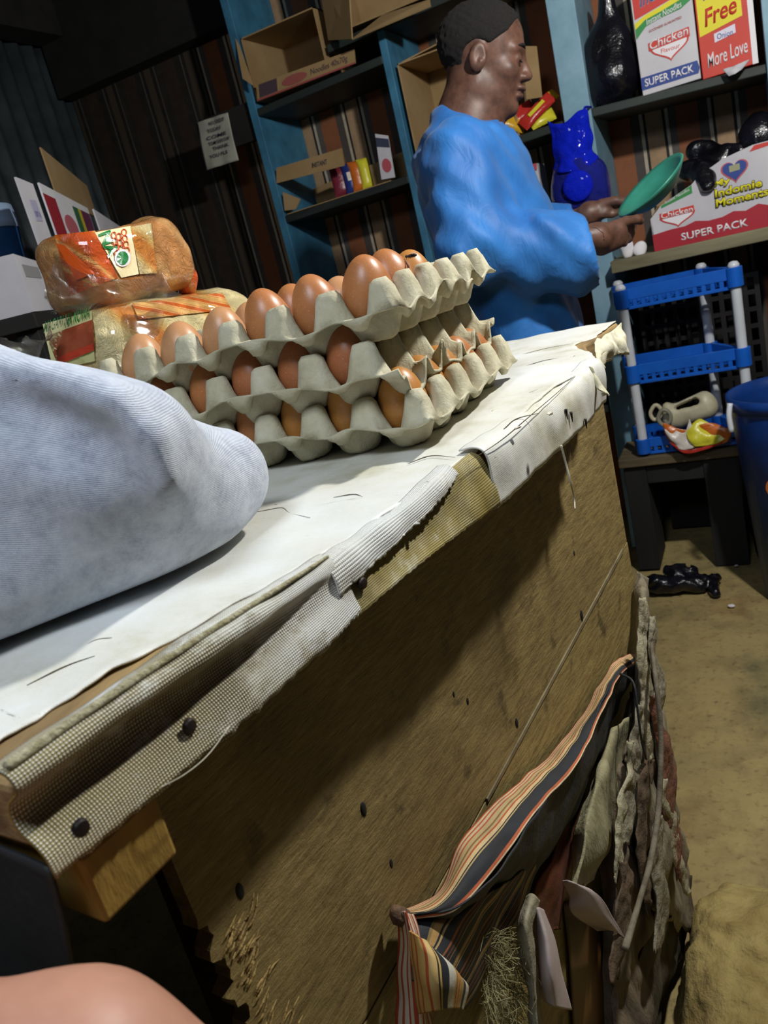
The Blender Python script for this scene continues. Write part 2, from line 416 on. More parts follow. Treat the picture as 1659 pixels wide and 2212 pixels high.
def oilcloth(name, worn):
    t = NT(name); v = t.coords('Object'); uv = t.coords('UV')
    u, vv, _ = t.sep(uv)
    k = 2 * pi / .0030
    d = t.math('MULTIPLY', t.math('SINE', t.math('MULTIPLY', u, k)), t.math('SINE', t.math('MULTIPLY', vv, k)))
    d2 = t.math('ABSOLUTE', d)
    wv = t.ramp(d2, [(.42, (0, 0, 0)), (.62, (1, 1, 1))])
    base = t.ramp(t.noise(v, 14, 5), [(.35, '#5f5022'), (.6, '#85722f')])
    white = t.ramp(t.noise(v, 9, 6, .65), [(.3, '#b9b69c'), (.45, '#d4d3c8'), (.62, '#dcdeda')])
    dots = t.mix(wv, base, '#d8d6c4')
    lo, hi = (.51, .57) if worn else (.72, .80)
    mask = t.ramp(t.noise(t.coords('Object', (1, .6, 1)), 9 if worn else 9, 7, .7), [(lo, (0, 0, 0)), (hi, (1, 1, 1))])
    col = t.mix(mask, white, dots) if worn else white
    crack = t.ramp(t.noise(t.coords('Object', (1, 2.2, 1)), 30, 9, .8, 1.2), [(.635, (0, 0, 0)), (.71, (1, 1, 1))])
    col = t.mix(crack, col, '#4c4438')
    t.color(col); t.setb(Roughness=.45)
    n1 = t.bump(d2, .6 if worn else .12, .0012); n2 = t.bump(t.noise(v, 45, 6, .7), .35, .002, n1); t.bump(crack, .4, -.001, n2)
    return t.m
M_white = oilcloth('white_oilcloth', False); M_worn = oilcloth('worn_oilcloth', True)
M_olive = NT('bare_backing')
_t = M_olive; _v = _t.coords('Object'); _uv = _t.sep(_t.coords('UV'))
_d = _t.math('ABSOLUTE', _t.math('MULTIPLY', _t.math('SINE', _t.math('MULTIPLY', _uv[0], 2 * pi / .003)), _t.math('SINE', _t.math('MULTIPLY', _uv[1], 2 * pi / .003))))
_b = _t.ramp(_t.noise(_v, 18, 6, .7), [(.35, '#6f6028'), (.58, '#9a8a45'), (.72, '#cfcdb8')])
_t.color(_t.mix(_t.ramp(_t.math('MULTIPLY', _d, _t.noise(_v, 20, 6, .7)), [(.36, (0, 0, 0)), (.5, (.9, .9, .9))]), _b, '#dddbca')); _t.setb(Roughness=.6); _t.bump(_d, .5, .001)
M_olive = M_olive.m
M_nail = mat('rusty_nail', '#3a2f2c', '#231d1c', 40, .5, .3, Metallic=.5)
M_fray = mat('frayed_thread', '#d6d2bd', '#b8b294', 60, .9, .3)

ct = thing('counter', 'old wooden shop counter with torn white oilcloth top and brown plywood front', 'counter', CP(.5, -.7, 0))
P0, P1 = CP(.122, NF - .028, 0), CP(.845, NF, 0)
P2, P3, P4 = (at(*p, z=.95) for p in ((1243, 745), (1288, 724), (1331, 694)))
for p in (P2, P3, P4): p.z = 0
LN, LF = CP(.122, -1.02, 0), Vector((-.93, 1.165, 0))
slab('top_board', [Vector((p.x, p.y, .917)) for p in (CP(.126, NF - .011, 0), CP(.32, NF - .010, 0), CP(.84, NF - .005, 0), P2 + Vector((.012, 0, 0)), P3 + Vector((.004, -.012, 0)), P4 + Vector((.002, 0, 0)), LF, LN)], (0, 0, 1), .031, M_raw, ct, .003)
# cloth over the top
R = catmull([CP(.122, NF - .052, 0), CP(.18, NF - .048, 0), CP(.25, NF - .034, 0), CP(.325, NF - .012, 0), CP(.38, NF - .006, 0), CP(.50, NF - .004, 0), CP(.70, NF - .004, 0), CP(.84, NF - .004, 0), P2, P3, P4], 200)
L = np.array(LN) + np.linspace(0, 1, 200)[:, None] * np.array(LF - LN)
q = np.linspace(0, 1, 90) ** .6
G = L[:, None] * (1 - q[None, :, None]) + R[:, None] * q[None, :, None]
g = np.random.default_rng(2); rag = np.convolve(g.uniform(-1, 1, 204), [.25, .5, .25], 'same')[2:-2] * .0022
G[:, -1, :2] += rag[:, None] * np.array(CN)[:2]
G[..., 2] = .9502 + .0009 * Wob(11)(G, 28) + .0006 * Wob(12)(G, 70) + .0025 * np.clip(Wob(13)(G, 14) - .9, 0, 1)
idx = np.arange(200 * 90).reshape(200, 90)
uvg = np.stack([G[..., 0], G[..., 1]], -1).reshape(-1, 2)
tc = pm('oilcloth_top', G.reshape(-1, 3), quadF(idx), M_white, ct, True, uvg); solid(tc, .0012, 0)
tc['label'] = 'white cracked oilcloth cover'
def band(name, stations, material, nv=26, nu=160, th=.0012, noise=.0012, seed=3, ragged=0, parent=None):
    """stations: list of (s, [(n, z) ...]) profiles along the counter front"""
    k = len(stations[0][1])
    rows = [[CP(s, pr[i][0], pr[i][1]) for s, pr in stations] for i in range(k)]
    return sheet(name, rows, material, parent or ct, nu, nv, th, noise, 60, seed, ragged)
o = NF
band('hem_band', [
    (.118, [(o - .014, .958), (o + .001, .962), (o + .006, .956), (o - .004, .948), (o - .006, .936), (o + .003, .926), (o + .006, .917)]),
    (.17, [(o - .010, .960), (o + .002, .962), (o + .007, .956), (o - .005, .948), (o - .006, .936), (o + .003, .926), (o + .007, .915)]),
    (.23, [(o - .008, .958), (o + .002, .959), (o + .007, .953), (o - .003, .946), (o - .003, .936), (o + .005, .926), (o + .008, .914)]),
    (.29, [(o - .008, .955), (o + .002, .955), (o + .006, .949), (o + .001, .943), (o + .002, .935), (o + .007, .926), (o + .009, .915)]),
    (.33, [(o - .010, .953), (o - .001, .952), (o + .003, .948), (o + .004, .942), (o + .005, .935), (o + .006, .927), (o + .008, .917)]),
], M_worn, ragged=.0016)['label'] = 'worn hem with woven backing showing through'
band('backing_strip', [(.315, [(o - .004, .949), (o + .000, .940), (o + .004, .930), (o + .008, .916)]),
                       (.40, [(o - .004, .949), (o - .001, .940), (o + .002, .928), (o + .008, .913)]),
                       (.46, [(o - .004, .950), (o + .000, .941), (o + .004, .928), (o + .009, .910)]),
                       (.527, [(o - .004, .951), (o + .003, .945), (o + .006, .930), (o + .008, .906)])], M_olive, ragged=.001, seed=4)['label'] = 'olive backing strip with the coating gone'
band('loose_flap', [(.318, [(o - .006, .952), (o + .001, .950), (o + .005, .943), (o + .006, .933)]),
                    (.37, [(o - .006, .952), (o + .001, .951), (o + .005, .944), (o + .006, .935)]),
                    (.42, [(o - .008, .952), (o + .001, .951), (o + .005, .945), (o + .006, .937)]),
                    (.46, [(o - .010, .953), (o - .001, .952), (o + .004, .947), (o + .005, .942)]),
                    (.485, [(o - .012, .953), (o - .004, .953), (o + .001, .949), (o + .003, .946)])], M_worn, ragged=.002, seed=8)['label'] = 'loose flap of cloth lifting off the edge'
band('hem_band', [(.524, [(o - .014, .952), (o - .002, .952), (o + .006, .947), (o + .009, .930), (o + .010, .904)]),
                  (.62, [(o - .012, .951), (o - .002, .951), (o + .006, .945), (o + .010, .930), (o + .010, .905)]),
                  (.74, [(o - .012, .951), (o - .002, .951), (o + .006, .945), (o + .010, .930), (o + .009, .905)]),
                  (.835, [(o - .012, .952), (o - .002, .952), (o + .004, .945), (o + .006, .930), (o + .003, .905)])], M_white, ragged=.001, seed=5)['label'] = 'smooth white hem of the far cloth piece'
# torn corner: crumpled coating and fibres
crn = at(1300, 745, z=.945)
sheet('torn_corner', [[at(1283, 745, z=.952), at(1300, 730, z=.953), at(1322, 715, z=.952), at(1336, 703, z=.95)],
                      [at(1290, 775, z=.945), at(1312, 755, z=.945), at(1335, 738, z=.94), at(1346, 725, z=.94)],
                      [at(1300, 800, z=.932), at(1318, 775, z=.93), at(1342, 762, z=.925), at(1352, 770, z=.915)]], M_fray, ct, 40, 24, .0015, .004, 90, 21, .006)
sheet('torn_corner', [[at(1262, 790, z=.95), at(1275, 795, z=.95), at(1290, 815, z=.94)],
                      [at(1268, 805, z=.945), at(1285, 812, z=.942), at(1300, 835, z=.93)],
                      [at(1290, 840, z=.93), at(1300, 850, z=.925), at(1310, 858, z=.92)]], M_fray, ct, 24, 24, .0015, .003, 90, 22, .004)
tube('hanging_thread', [cpx(1212, 962, NF + .012), cpx(1222, 1000, NF + .012), cpx(1232, 1040, NF + .014), cpx(1240, 1075, NF + .01), cpx(1242, 1100, NF + .012)], [.0012, .0007], M_fray, ct, 40, 6)
tube('loose_thread', [cpx(495, 1570, NF + .012), cpx(450, 1630, NF + .012), cpx(400, 1672, NF + .012), cpx(345, 1702, NF + .008)], .00025, M_fray, ct, 30, 5)
tube('frayed_edge', [CP(.12, NF + .002, .964), CP(.17, NF + .004, .964), CP(.23, NF + .004, .961), CP(.29, NF + .003, .957), CP(.325, NF, .954)], [.0022, .0018, .0014, .0008], mat('frayed_roll', '#c9c3a2', '#9a9068', 220, .9, 1.0, 420, .004), ct, 120, 10)
for px, py, r in ((405, 1568, .0040), (170, 1788, .0042), (779, 1260, .0041)):
    p = cpx(px, py, NF + (.0035 if px < 700 else .006))
    bm = bmesh.new(); M4 = Matrix.Translation(p) @ CN.to_track_quat('Z', 'Y').to_matrix().to_4x4()
    bmesh.ops.create_cone(bm, cap_ends=True, segments=24, radius1=r, radius2=r * .75, depth=.0022, matrix=M4 @ Matrix.Translation((0, 0, .0018)))
    bmesh.ops.create_cone(bm, cap_ends=True, segments=12, radius1=.0012, radius2=.0012, depth=.012, matrix=M4 @ Matrix.Translation((0, 0, -.004)))
    bevel(bo('nail', bm, M_nail, ct, True), .0005)
for px, py in ((1220, 884), (1231, 890), (1262, 905)):
    p = cpx(px, py, NF + .011); tube('tack', [p + CN * .001, p + Vector((0, 0, -.010)) + CN * .001], [.0016, .0004], M_nail, ct, 6, 6)
# front panel with a broken, splintered near edge
def spl(s, z): return CP(s, NP, z)
edge = [(.198, .915), (.198, .83), (.199, .80)]
g = np.random.default_rng(9)
for i, z in enumerate(np.linspace(.795, .60, 46)):
    edge.append((.199 + (.80 - z) * .09 + (.0045 if i % 2 else -.003) * g.uniform(-.2, 1) ** 3 + .004 * sin(i * .9), z + g.uniform(-.0015, .0015)))
edge += [(.235, .30), (.24, .05)]
poly = [spl(s, z) for s, z in edge] + [spl(.985, .05)]
jz = lambda s: .640 + (s - .526) * .0735
up_poly = [spl(s, z) for s, z in edge if z > jz(s) + .004] + [spl(.222, jz(.222) + .002), spl(.986, jz(.986) + .002), spl(.980, .92)]
slab('front_panel', up_poly, -CN, .012, M_ply, ct)['label'] = 'upper plywood sheet with a splintered edge'
slab('front_panel', [spl(.225, jz(.22) - .001), spl(.26, .4), spl(.27, .05), spl(.988, .05), spl(.988, jz(.988) - .001)], -CN, .012, M_ply2, ct)['label'] = 'lower plywood sheet'
slab('joint_lath', [CP(.50, NP + .0015, jz(.5) - .002), CP(.963, NP + .0015, jz(.963) - .002), CP(.963, NP + .0015, jz(.963) + .003), CP(.50, NP + .0015, jz(.5) + .0015)], -CN, .003, mat('pale_lath', '#8d8262', '#6d6246', 30, .8), ct)
M_spl = mat('fresh_splinters', '#b79c5e', '#8a7040', 80, .7, .8, 200, .003)
g = np.random.default_rng(12)
for i in range(90):
    z = g.uniform(.60, .785); s = .200 + (.80 - z) * .09 + abs(g.normal(0, .009)); L_ = g.uniform(.006, .020)
    tube('splinter', [CP(s, NP - .0006, z), CP(s + L_ * .5, NP + .0009, z + L_ * g.uniform(.1, .45)), CP(s + L_, NP - .0002, z + L_ * g.uniform(.3, .7))], [.0002, .0008, .0002], M_spl, ct, 7, 5)
for px, py, r in ((785, 1748, .0032), (845, 1865, .002), (1116, 1562, .003), (1010, 1515, .002), (980, 1500, .0016), (518, 1925, .003), (1240, 1195, .002), (1256, 1330, .004)):
    p = cpx(px, py, NP); bm = bmesh.new()
    bmesh.ops.create_uvsphere(bm, u_segments=12, v_segments=8, radius=r, matrix=Matrix.Translation(p) @ Matrix.Scale(.35, 4, CN) @ Matrix.Scale(1.8, 4, Vector((0, 0, 1))))
    bo('nail_hole', bm, M_dark, ct, True)
# frame: rail under the top, posts, near batten, end panels, inner void
M_rail = mat('old_rail', '#3a2c1c', '#22190f', 18, .7, .4, 70, stretch=(1, .3, 1))
def cbox(name, s0, s1, n0, n1, z0, z1, m_, bev=.002):
    bm = bmesh.new(); add_hull8(bm, [CP(s0, n0, z0), CP(s1, n0, z0), CP(s1, n1, z0), CP(s0, n1, z0), CP(s0, n0, z1), CP(s1, n0, z1), CP(s1, n1, z1), CP(s0, n1, z1)])
    o = bo(name, bm, m_, ct); bevel(o, bev) if bev else None; return o
cbox('rail', .20, .978, NP - .03, NP + .010, .888, .917, M_rail)
cbox('batten', .131, .172, NP - .05, NF + .001, .880, .9125, mat('yellow_batten', '#a8883f', '#745a2a', 16, .6, .6, 60, .004, stretch=(1, 1, .3)))
cbox('post', .215, .255, NP - .052, NP - .013, 0, .917, M_rail)
cbox('post', .93, .97, NP - .052, NP - .013, 0, .917, M_rail)
cbox('post', .93, .965, NF - .60, NF - .56, 0, .917, M_dark)
cbox('end_panel', .972, .984, -.95, NP - .014, 0.02, .916, M_dark)
cbox('end_panel', .60, .612, -.95, NP - .06, .02, .916, M_dark)['label'] = 'inner partition'
M_tarp = mat('dark_tarp', '#181d1f', '#0e1112', 8, .6, .4, 40, .004)
sheet('end_curtain', [[CP(.123, NF - .004, .915), CP(.122, NF - .1, .915), CP(.122, NF - .4, .915), CP(.122, -1.0, .915)],
                      [CP(.118, NF - .012, .84), CP(.112, NF - .1, .84), CP(.118, NF - .4, .84), CP(.122, -1.0, .84)],
                      [CP(.128, NF - .05, .70), CP(.118, NF - .12, .70), CP(.126, NF - .4, .70), CP(.122, -1.0, .70)],
                      [CP(.128, NF - .08, .2), CP(.12, NF - .14, .2), CP(.13, NF - .4, .2), CP(.122, -1.0, .2)]], M_tarp, ct, 60, 50, .002, .004, 30, 31)

# peeling flakes of coating along the front edge of the top
M_flake = mat('peeled_coating', '#bdb9a8', '#d8d6c8', 60, .8, .6, 120); M_scar = mat('bare_dark_scrim', '#4a4030', '#6a5d44', 50, .9, .6, 120)
g = np.random.default_rng(61)
for px, py, L_ in ((1190, 895, .008), (1120, 925, .007), (1075, 888, .010), (1130, 870, .012), (1170, 790, .010), (1240, 770, .008), (1160, 840, .006)):
    c = at(px, py, z=.9512); a = g.uniform(-.4, .4) + .1; d = CU * cos(a) + CN * sin(a); e = Vector((-d.y, d.x, 0)); w_ = L_ * g.uniform(.12, .3)
    sheet('peeled_flake', [[c - d * L_ * .5 + e * w_ * g.uniform(-.3, .3), c + e * w_ * .3, c + d * L_ * .5], [c - d * L_ * .45 + e * w_ + Vector((0, 0, .0012)), c + e * w_ * 1.4 + Vector((0, 0, .0014)), c + d * L_ * .42 + e * w_ + Vector((0, 0, .001))]], M_flake, ct, 14, 6, .0006, .0006, 300, int(px))
    slab('scar', [c - d * L_ * .55, c - e * w_ * .9, c + d * L_ * .55, c + e * w_ * .5], (0, 0, 1), .0006, M_scar, ct)

M_crk = mat('dark_crack', '#5c5342', '#3c352a', 80, .9, .3)
for pts, rr in ((((1080, 800), (1130, 792), (1180, 778), (1238, 770)), .0005), (((545, 1108), (580, 1100), (612, 1098), (628, 1108), (668, 1118)), .0004), (((880, 1002), (930, 985), (985, 988)), .0005), (((1085, 925), (1120, 905), (1165, 893)), .0006),
                (((1012, 998), (1080, 950), (1150, 893), (1215, 838), (1258, 800)), .0005), (((1090, 850), (1130, 838), (1160, 832)), .0004), (((720, 1075), (760, 1068), (790, 1075)), .0004), (((180, 1395), (215, 1380), (240, 1378)), .0004), (((60, 1480), (140, 1440), (205, 1415)), .0005), (((1110, 770), (1180, 752), (1240, 742)), .0004)):
    tube('crack_line', [at(px + float(g.normal(0, 2)), py + float(g.normal(0, 1.5)), z=.9510) for px, py in pts], [rr * .4, rr, rr * .7, rr * .3], M_crk, ct, 40, 5)
# ================================================================== egg trays
PT = .0492; PS = .0485; TH = .046
M_pulp = NT('moulded_pulp')
_t = M_pulp; _v = _t.coords('Object')
_t.color(_t.ramp(_t.noise(_v, 30, 6, .7), [(.3, '#a9a184'), (.5, '#bdb699'), (.7, '#cbc6ae')])); _t.setb(Roughness=.92)
_n = _t.bump(_t.noise(_v, 160, 6, .75), .6, .0022); _t.bump(_t.noise(_v, 45, 4, .6, 1.0), .35, .003, _n); M_pulp = M_pulp.m
def egg_tray(name, nx, ny, label, O, e1, e2, z0, seed, torn=.004, tilt=0, cut=0):
    t = thing(name, label, 'egg tray', O + e1 * (nx * PT / 2) + e2 * (ny * PS / 2) + Vector((0, 0, z0)), 'stacked pulp egg trays')
    r = 14; ext = .25
    us = np.linspace(-(cut or ext), nx + ext, int((nx + 2 * ext) * r) + 1); vs = np.linspace(-ext, ny + ext, int((ny + 2 * ext) * r) + 1)
    U, V = np.meshgrid(us, vs)
    du, dv_ = np.abs(U - np.round(U)), np.abs(V - np.round(V)); cu_, cv_ = np.abs(U - np.floor(U) - .5), np.abs(V - np.floor(V) - .5)
    d4 = (du ** 3 + dv_ ** 3) ** (1 / 3); dc = (cu_ ** 2.4 + cv_ ** 2.4) ** (1 / 2.4)
    h = np.clip((.40 - d4) / .25, 0, 1) - np.clip((.54 - dc) / .24, 0, 1) * (d4 > .2)
    out = np.maximum(np.maximum(-U if not cut else U * 0, U - nx), np.maximum(-V, V - ny)); k = np.clip((out - .06) / .17, 0, 1)
    h = h * (1 - k) - .05 * k
    Z = z0 + TH / 2 * (1 + h)
    P = np.array(O)[None, None] + U[..., None] * PT * np.array(e1) + V[..., None] * PS * np.array(e2); P[..., 2] += Z - tilt * U
    wv = Wob(seed); rim = np.clip((np.maximum(out, -U - cut + .25 if cut else 0) - .05) / .2, 0, 1)
    P[..., 2] += .0007 * wv(P, 120) + rim * (.0035 * Wob(seed + 1)(P, 90) + torn * .4 * Wob(seed + 2)(P, 45))
    P[..., :2] += (rim * .003 * Wob(seed + 3)(P, 110))[..., None] * np.array((e1 + e2).normalized())[:2]
    keep = Wob(seed + 5)(P, 70) * rim < 1.35
    idx = np.arange(U.size).reshape(U.shape); F = quadF(idx); F = F[keep.ravel()[F].all(1)]
    used = np.unique(F); mp = -np.ones(U.size, int); mp[used] = np.arange(len(used))
    o = pm(name, P.reshape(-1, 3)[used], mp[F], M_pulp, None, True)
    bpy.data.objects.remove(t); o.name = name; tag(o, label, 'egg tray', 'stacked pulp egg trays'); solid(o, .0022, 0)
    return o
TILT = .0014; TT = radians(0); E1, E2 = Vector((-cos(TT), sin(TT), 0)), Vector((sin(TT), cos(TT), 0))
TC = at(825, 612, y=.578); TC.z = 0
ZT = [.9535, .9535 + .0455, .9535 + .091]
egg_tray('egg_tray', 6, 5, 'bottom pulp egg tray of the stack, lying on the white counter top', TC - E1 * .006 + E2 * .004, E1, E2, ZT[0], 41, .006)
egg_tray('egg_tray', 6, 5, 'middle pulp egg tray of the stack, set half a cup across between the other two', TC + E1 * (PT * .58) - E2 * (PS * .05), E1, E2, ZT[1], 51, .010, TILT, .62)
egg_tray('egg_tray', 6, 5, 'top pulp egg tray of the stack with open brown eggs', TC, E1, E2, ZT[2], 61, .004, TILT * 1.6)
def egg_material(name, a, b):
    t = NT(name); v = t.coords('Object')
    col = t.ramp(t.noise(v, 22, 5), [(.35, a), (.65, b)])
    col = t.mix(t.ramp(t.noise(v, 700, 2), [(.62, (0, 0, 0)), (.72, (.35, .35, .35))]), col, '#e0b48c')
    t.color(col); t.setb(Roughness=.38, Specular_IOR_Level=.45, Subsurface_Weight=.08, Subsurface_Scale=.01); t.bump(t.noise(v, 500, 3), .06, .0006)
    return t.m
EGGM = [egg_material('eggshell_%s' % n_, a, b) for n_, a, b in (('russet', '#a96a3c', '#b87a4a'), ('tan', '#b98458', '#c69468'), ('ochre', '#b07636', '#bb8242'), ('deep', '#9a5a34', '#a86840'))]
def egg_mesh(m_):
    n, k = 28, 20; V, F = [], []
    for i in range(k + 1):
        a = pi * i / k; z = cos(a); rr = sin(a) * (1 - .13 * z) ; 
        for j in range(n): V.append((rr * .0214 * cos(2 * pi * j / n), rr * .0214 * sin(2 * pi * j / n), z * .0292))
    for i in range(k):
        for j in range(n): F.append((i * n + j, (i + 1) * n + j, (i + 1) * n + (j + 1) % n, i * n + (j + 1) % n))
    me = bpy.data.meshes.new('egg'); me.from_pydata(V, [], F); me.materials.append(m_)
    bm = bmesh.new(); bm.from_mesh(me); bmesh.ops.remove_doubles(bm, verts=bm.verts, dist=1e-5); bmesh.ops.recalc_face_normals(bm, faces=bm.faces); bm.to_mesh(me); bm.free()
    me.polygons.foreach_set('use_smooth', [True] * len(me.polygons)); return me
EGGS = [egg_mesh(m_) for m_ in EGGM]
ORD = ['first', 'second', 'third', 'fourth', 'fifth', 'sixth']
ge = np.random.default_rng(33)
def egg(O, i, j, z0, label, group, v=None, dz=0, s=1.0):
    e = bpy.data.objects.new('egg', EGGS[int(ge.integers(0, 4)) if v is None else v]); COL.objects.link(e)
    p = O + E1 * ((i + .5) * PT) + E2 * ((j + .5) * PS)
    e.location = (p.x, p.y, z0 + .006 - (TILT * (i + .5) * (0, 1, 1.6)[ZT.index(z0)]) + .0292 * s + dz); w_ = s * float(ge.uniform(.985, 1.01)); e.scale = (w_, w_, s)
    e.rotation_euler = (ge.uniform(-.12, .12), ge.uniform(-.12, .12), TT * -1 + pi * (ge.uniform() > .5)); return tag(e, label, 'egg', group)
O0, O1, O2 = TC - E1 * .006 + E2 * .004, TC + E1 * (PT * .58) - E2 * (PS * .05), TC
for i in range(6): egg(O2, i, 0, ZT[2], 'brown egg on top tray, front row, %s from the near corner' % ORD[i], 'eggs on the top tray', (0, 0, 0, 1, 1, 1)[i], (.003, .001, .002, -.002, -.003, -.003)[i], 1.0)
for i in range(4): egg(O2, i, 1, ZT[2], 'brown egg on top tray, second row, %s from the right-hand side' % ORD[i], 'eggs on the top tray', (0, 1, 0, 1)[i], (.004, -.006, 0, -.004)[i])
egg(O2, 0, 2, ZT[2], 'brown egg on top tray, third row at the right-hand side', 'eggs on the top tray', 2, .001, .96)
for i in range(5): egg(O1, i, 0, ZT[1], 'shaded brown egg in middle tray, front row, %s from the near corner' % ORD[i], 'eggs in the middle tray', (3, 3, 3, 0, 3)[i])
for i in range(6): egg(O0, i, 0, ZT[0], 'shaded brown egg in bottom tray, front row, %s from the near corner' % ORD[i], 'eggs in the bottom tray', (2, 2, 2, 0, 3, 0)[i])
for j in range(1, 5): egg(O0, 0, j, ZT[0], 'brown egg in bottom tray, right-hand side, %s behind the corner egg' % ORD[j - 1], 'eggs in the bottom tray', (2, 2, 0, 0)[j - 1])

# a fly sitting between the two rear eggs
fp = at(886, 553, y=.655); ft = thing('fly', 'black fly sitting on the side of a top tray egg', 'fly', fp)
M_fly = mat('fly_black', '#0c0c0e', '#1a1a1c', 200, .4, .2)
sdf('fly_body', lambda P: smin(smin(ell(P, fp, (.0026, .0016, .0015)), ell(P, fp + Vector((-.0034, 0, .0004)), (.0013, .0014, .0013)), .0005), ell(P, fp + Vector((.0034, 0, -.0003)), (.003, .0017, .0014)), .0006), tuple(fp - Vector((.008, .006, .006))), tuple(fp + Vector((.009, .006, .006))), .0006, M_fly, ft)
for s_ in (-1, 1):
    sheet('wing', [[fp + Vector((0, .0006 * s_, .0013)), fp + Vector((.003, .0018 * s_, .0016)), fp + Vector((.006, .0026 * s_, .0012))], [fp + Vector((0, .001 * s_, .0012)), fp + Vector((.003, .0035 * s_, .0014)), fp + Vector((.0055, .0045 * s_, .001))]], mat('fly_wing', '#6a6a70', '#8a8a90', 200, .3, .1), ft, 8, 5, .0001)
    for k_ in (-1, 0, 1): tube('leg', [fp + Vector((.001 * k_, .001 * s_, 0)), fp + Vector((.0015 * k_, .0030 * s_, .0005)), fp + Vector((.002 * k_, .0042 * s_, -.002))], .0002, M_fly, ft, 8, 4)
# ================================================================== cartons and goods on the shelves
M_card = mat('brown_cardboard', '#a58a62', '#94794f', 6, .85, .15, 80)
M_cardw = mat('white_cardboard', '#cfcdd2', '#bdbbc2', 5, .7, .1, 80)
C_red, C_dred, C_blue, C_yel, C_grn, C_wht = (plain(c) for c in ('#c8372c', '#a8182c', '#23408c', '#e0d51f', '#2e8a43', '#e6e2e6'))
C_ink = plain('#3a3a48'); C_pink = plain('#b8505a')
def panel(name, quad, parent, m_=None, th=.004, n=None):
    q = [Vector(p) for p in quad]; nn = n or (q[1] - q[0]).cross(q[2] - q[0]).normalized()
    return slab(name, q, -nn, th, m_ or M_card, parent)
def open_carton(name, label, lo, hi, group=None, m_=None):
    """a carton lying on its side with the open mouth towards the shop (-y)"""
    (a, b, c), (d, e, f) = lo, hi
    t = thing(name, label, 'carton', ((a + d) / 2, (b + e) / 2, c), group)
    bm = bmesh.new(); w = .004
    for p, q in (((a, b, c), (d, e, c + w)), ((a, b, f - w), (d, e, f)), ((a, b, c), (a + w, e, f)), ((d - w, b, c), (d, e, f)), ((a, e - w, c), (d, e, f))): add_box(bm, p, q)
    bo('carton_body', bm, m_ or M_card, t)
    return t
Z = Vector((0, 0, 1))
# left bay, upper: carton with a printed flap folded down over the shelf edge
ta = open_carton('carton', 'large open brown carton lying in the upper left bay with printed flap folded down', (-1.468, 2.605, 1.705), (-1.185, 2.88, at(508, 88, y=2.605).z))
f = Face(at(556, 219, y=2.592), at(768, 137, y=2.592), at(765, 106, y=2.585), at(553, 183, y=2.585))
panel('printed_flap', f.c, ta)
f.poly('print_block', [(.03, .15), (.22, .15), (.22, .95), (.03, .95)], plain('#4a3a44'), ta); f.poly('red_stripe', [(.0, .0), (1, .0), (1, .12), (0, .12)], plain('#9a4a48'), ta)
f.poly('logo', disc(None, .40, .5, .13, .32), plain('#96504c'), ta); f.text('lettering', 'Noodles 40x70g', .57, .25, .36, .5, plain('#5a464a'), ta, slope=.0)
panel('flap', [at(508, 82, y=2.6), at(524, 170, y=2.56), at(548, 186, y=2.56), at(516, 95, y=2.6)], ta)
# carton resting on the upper board, mouth to the front, corner flap hanging
tb = open_carton('carton', 'open brown carton on the top board above the middle bay, near corner in the light', (-1.15, 2.60, 1.803), (-.62, 2.88, 2.12))
panel('flap', [at(709, 87, y=2.598), at(760, 84, y=2.50), at(752, -40, y=2.50), at(688, -40, y=2.598)], tb)
panel('flap', [at(760, 84, y=2.50), at(930, 12, y=2.50), at(928, -2, y=2.52), at(826, 32, y=2.56)], tb)
# middle bay: carton lying on its side behind the man
tc2 = open_carton('carton', "open brown carton lying on its side in the middle bay behind the man's head", (-.955, 2.61, 1.352), (-.62, 2.88, at(866, 135, y=2.61).z))
panel('flap', [at(868, 133, y=2.61), at(962, 84, y=2.61), at(975, 92, y=2.68), at(884, 138, y=2.68)], tc2)
panel('flap', [at(1128, 100, y=2.60), at(1160, 100, y=2.60), at(1172, 210, y=2.60), at(1138, 215, y=2.60)], tc2)
# left bay, middle shelf: cut down carton tray with sachets and a side flap with print
td = thing('carton_tray', 'cut down carton tray on the left middle shelf holding sachets', 'carton', (-1.22, 2.74, 1.34))
panel('tray_bottom', [(-1.468, 2.61, 1.341), (-1.06, 2.61, 1.347), (-1.06, 2.85, 1.347), (-1.468, 2.85, 1.341)], td, th=.003)
fd = Face(at(597, 396, y=2.60), at(744, 358, y=2.60), at(738, 320, y=2.60), at(597, 363, y=2.60)); panel('front_lip', fd.c, td)
fd.text('lettering', 'INSTANT', .55, .35, .22, .3, C_ink, td)
fr = Face(at(824, 388, y=2.60), at(853, 383, y=2.60), at(838, 293, y=2.60), at(810, 289, y=2.60)); panel('side_flap', fr.c, td, M_cardw)
fr.poly('blue_band', [(0, .72), (1, .72), (1, .92), (0, .92)], plain('#343a52'), td); fr.poly('heart_logo', disc(None, .55, .3, .34, .16), plain('#b0505a'), td)
panel('back_panel', [(-1.468, 2.85, 1.345), (-1.06, 2.85, 1.348), (-1.06, 2.85, 1.45), (-1.468, 2.85, 1.42)], td)
panel('corner_flap', [at(612, 415, y=2.605), at(650, 430, y=2.60), at(640, 452, y=2.60), at(616, 455, y=2.60)], td)
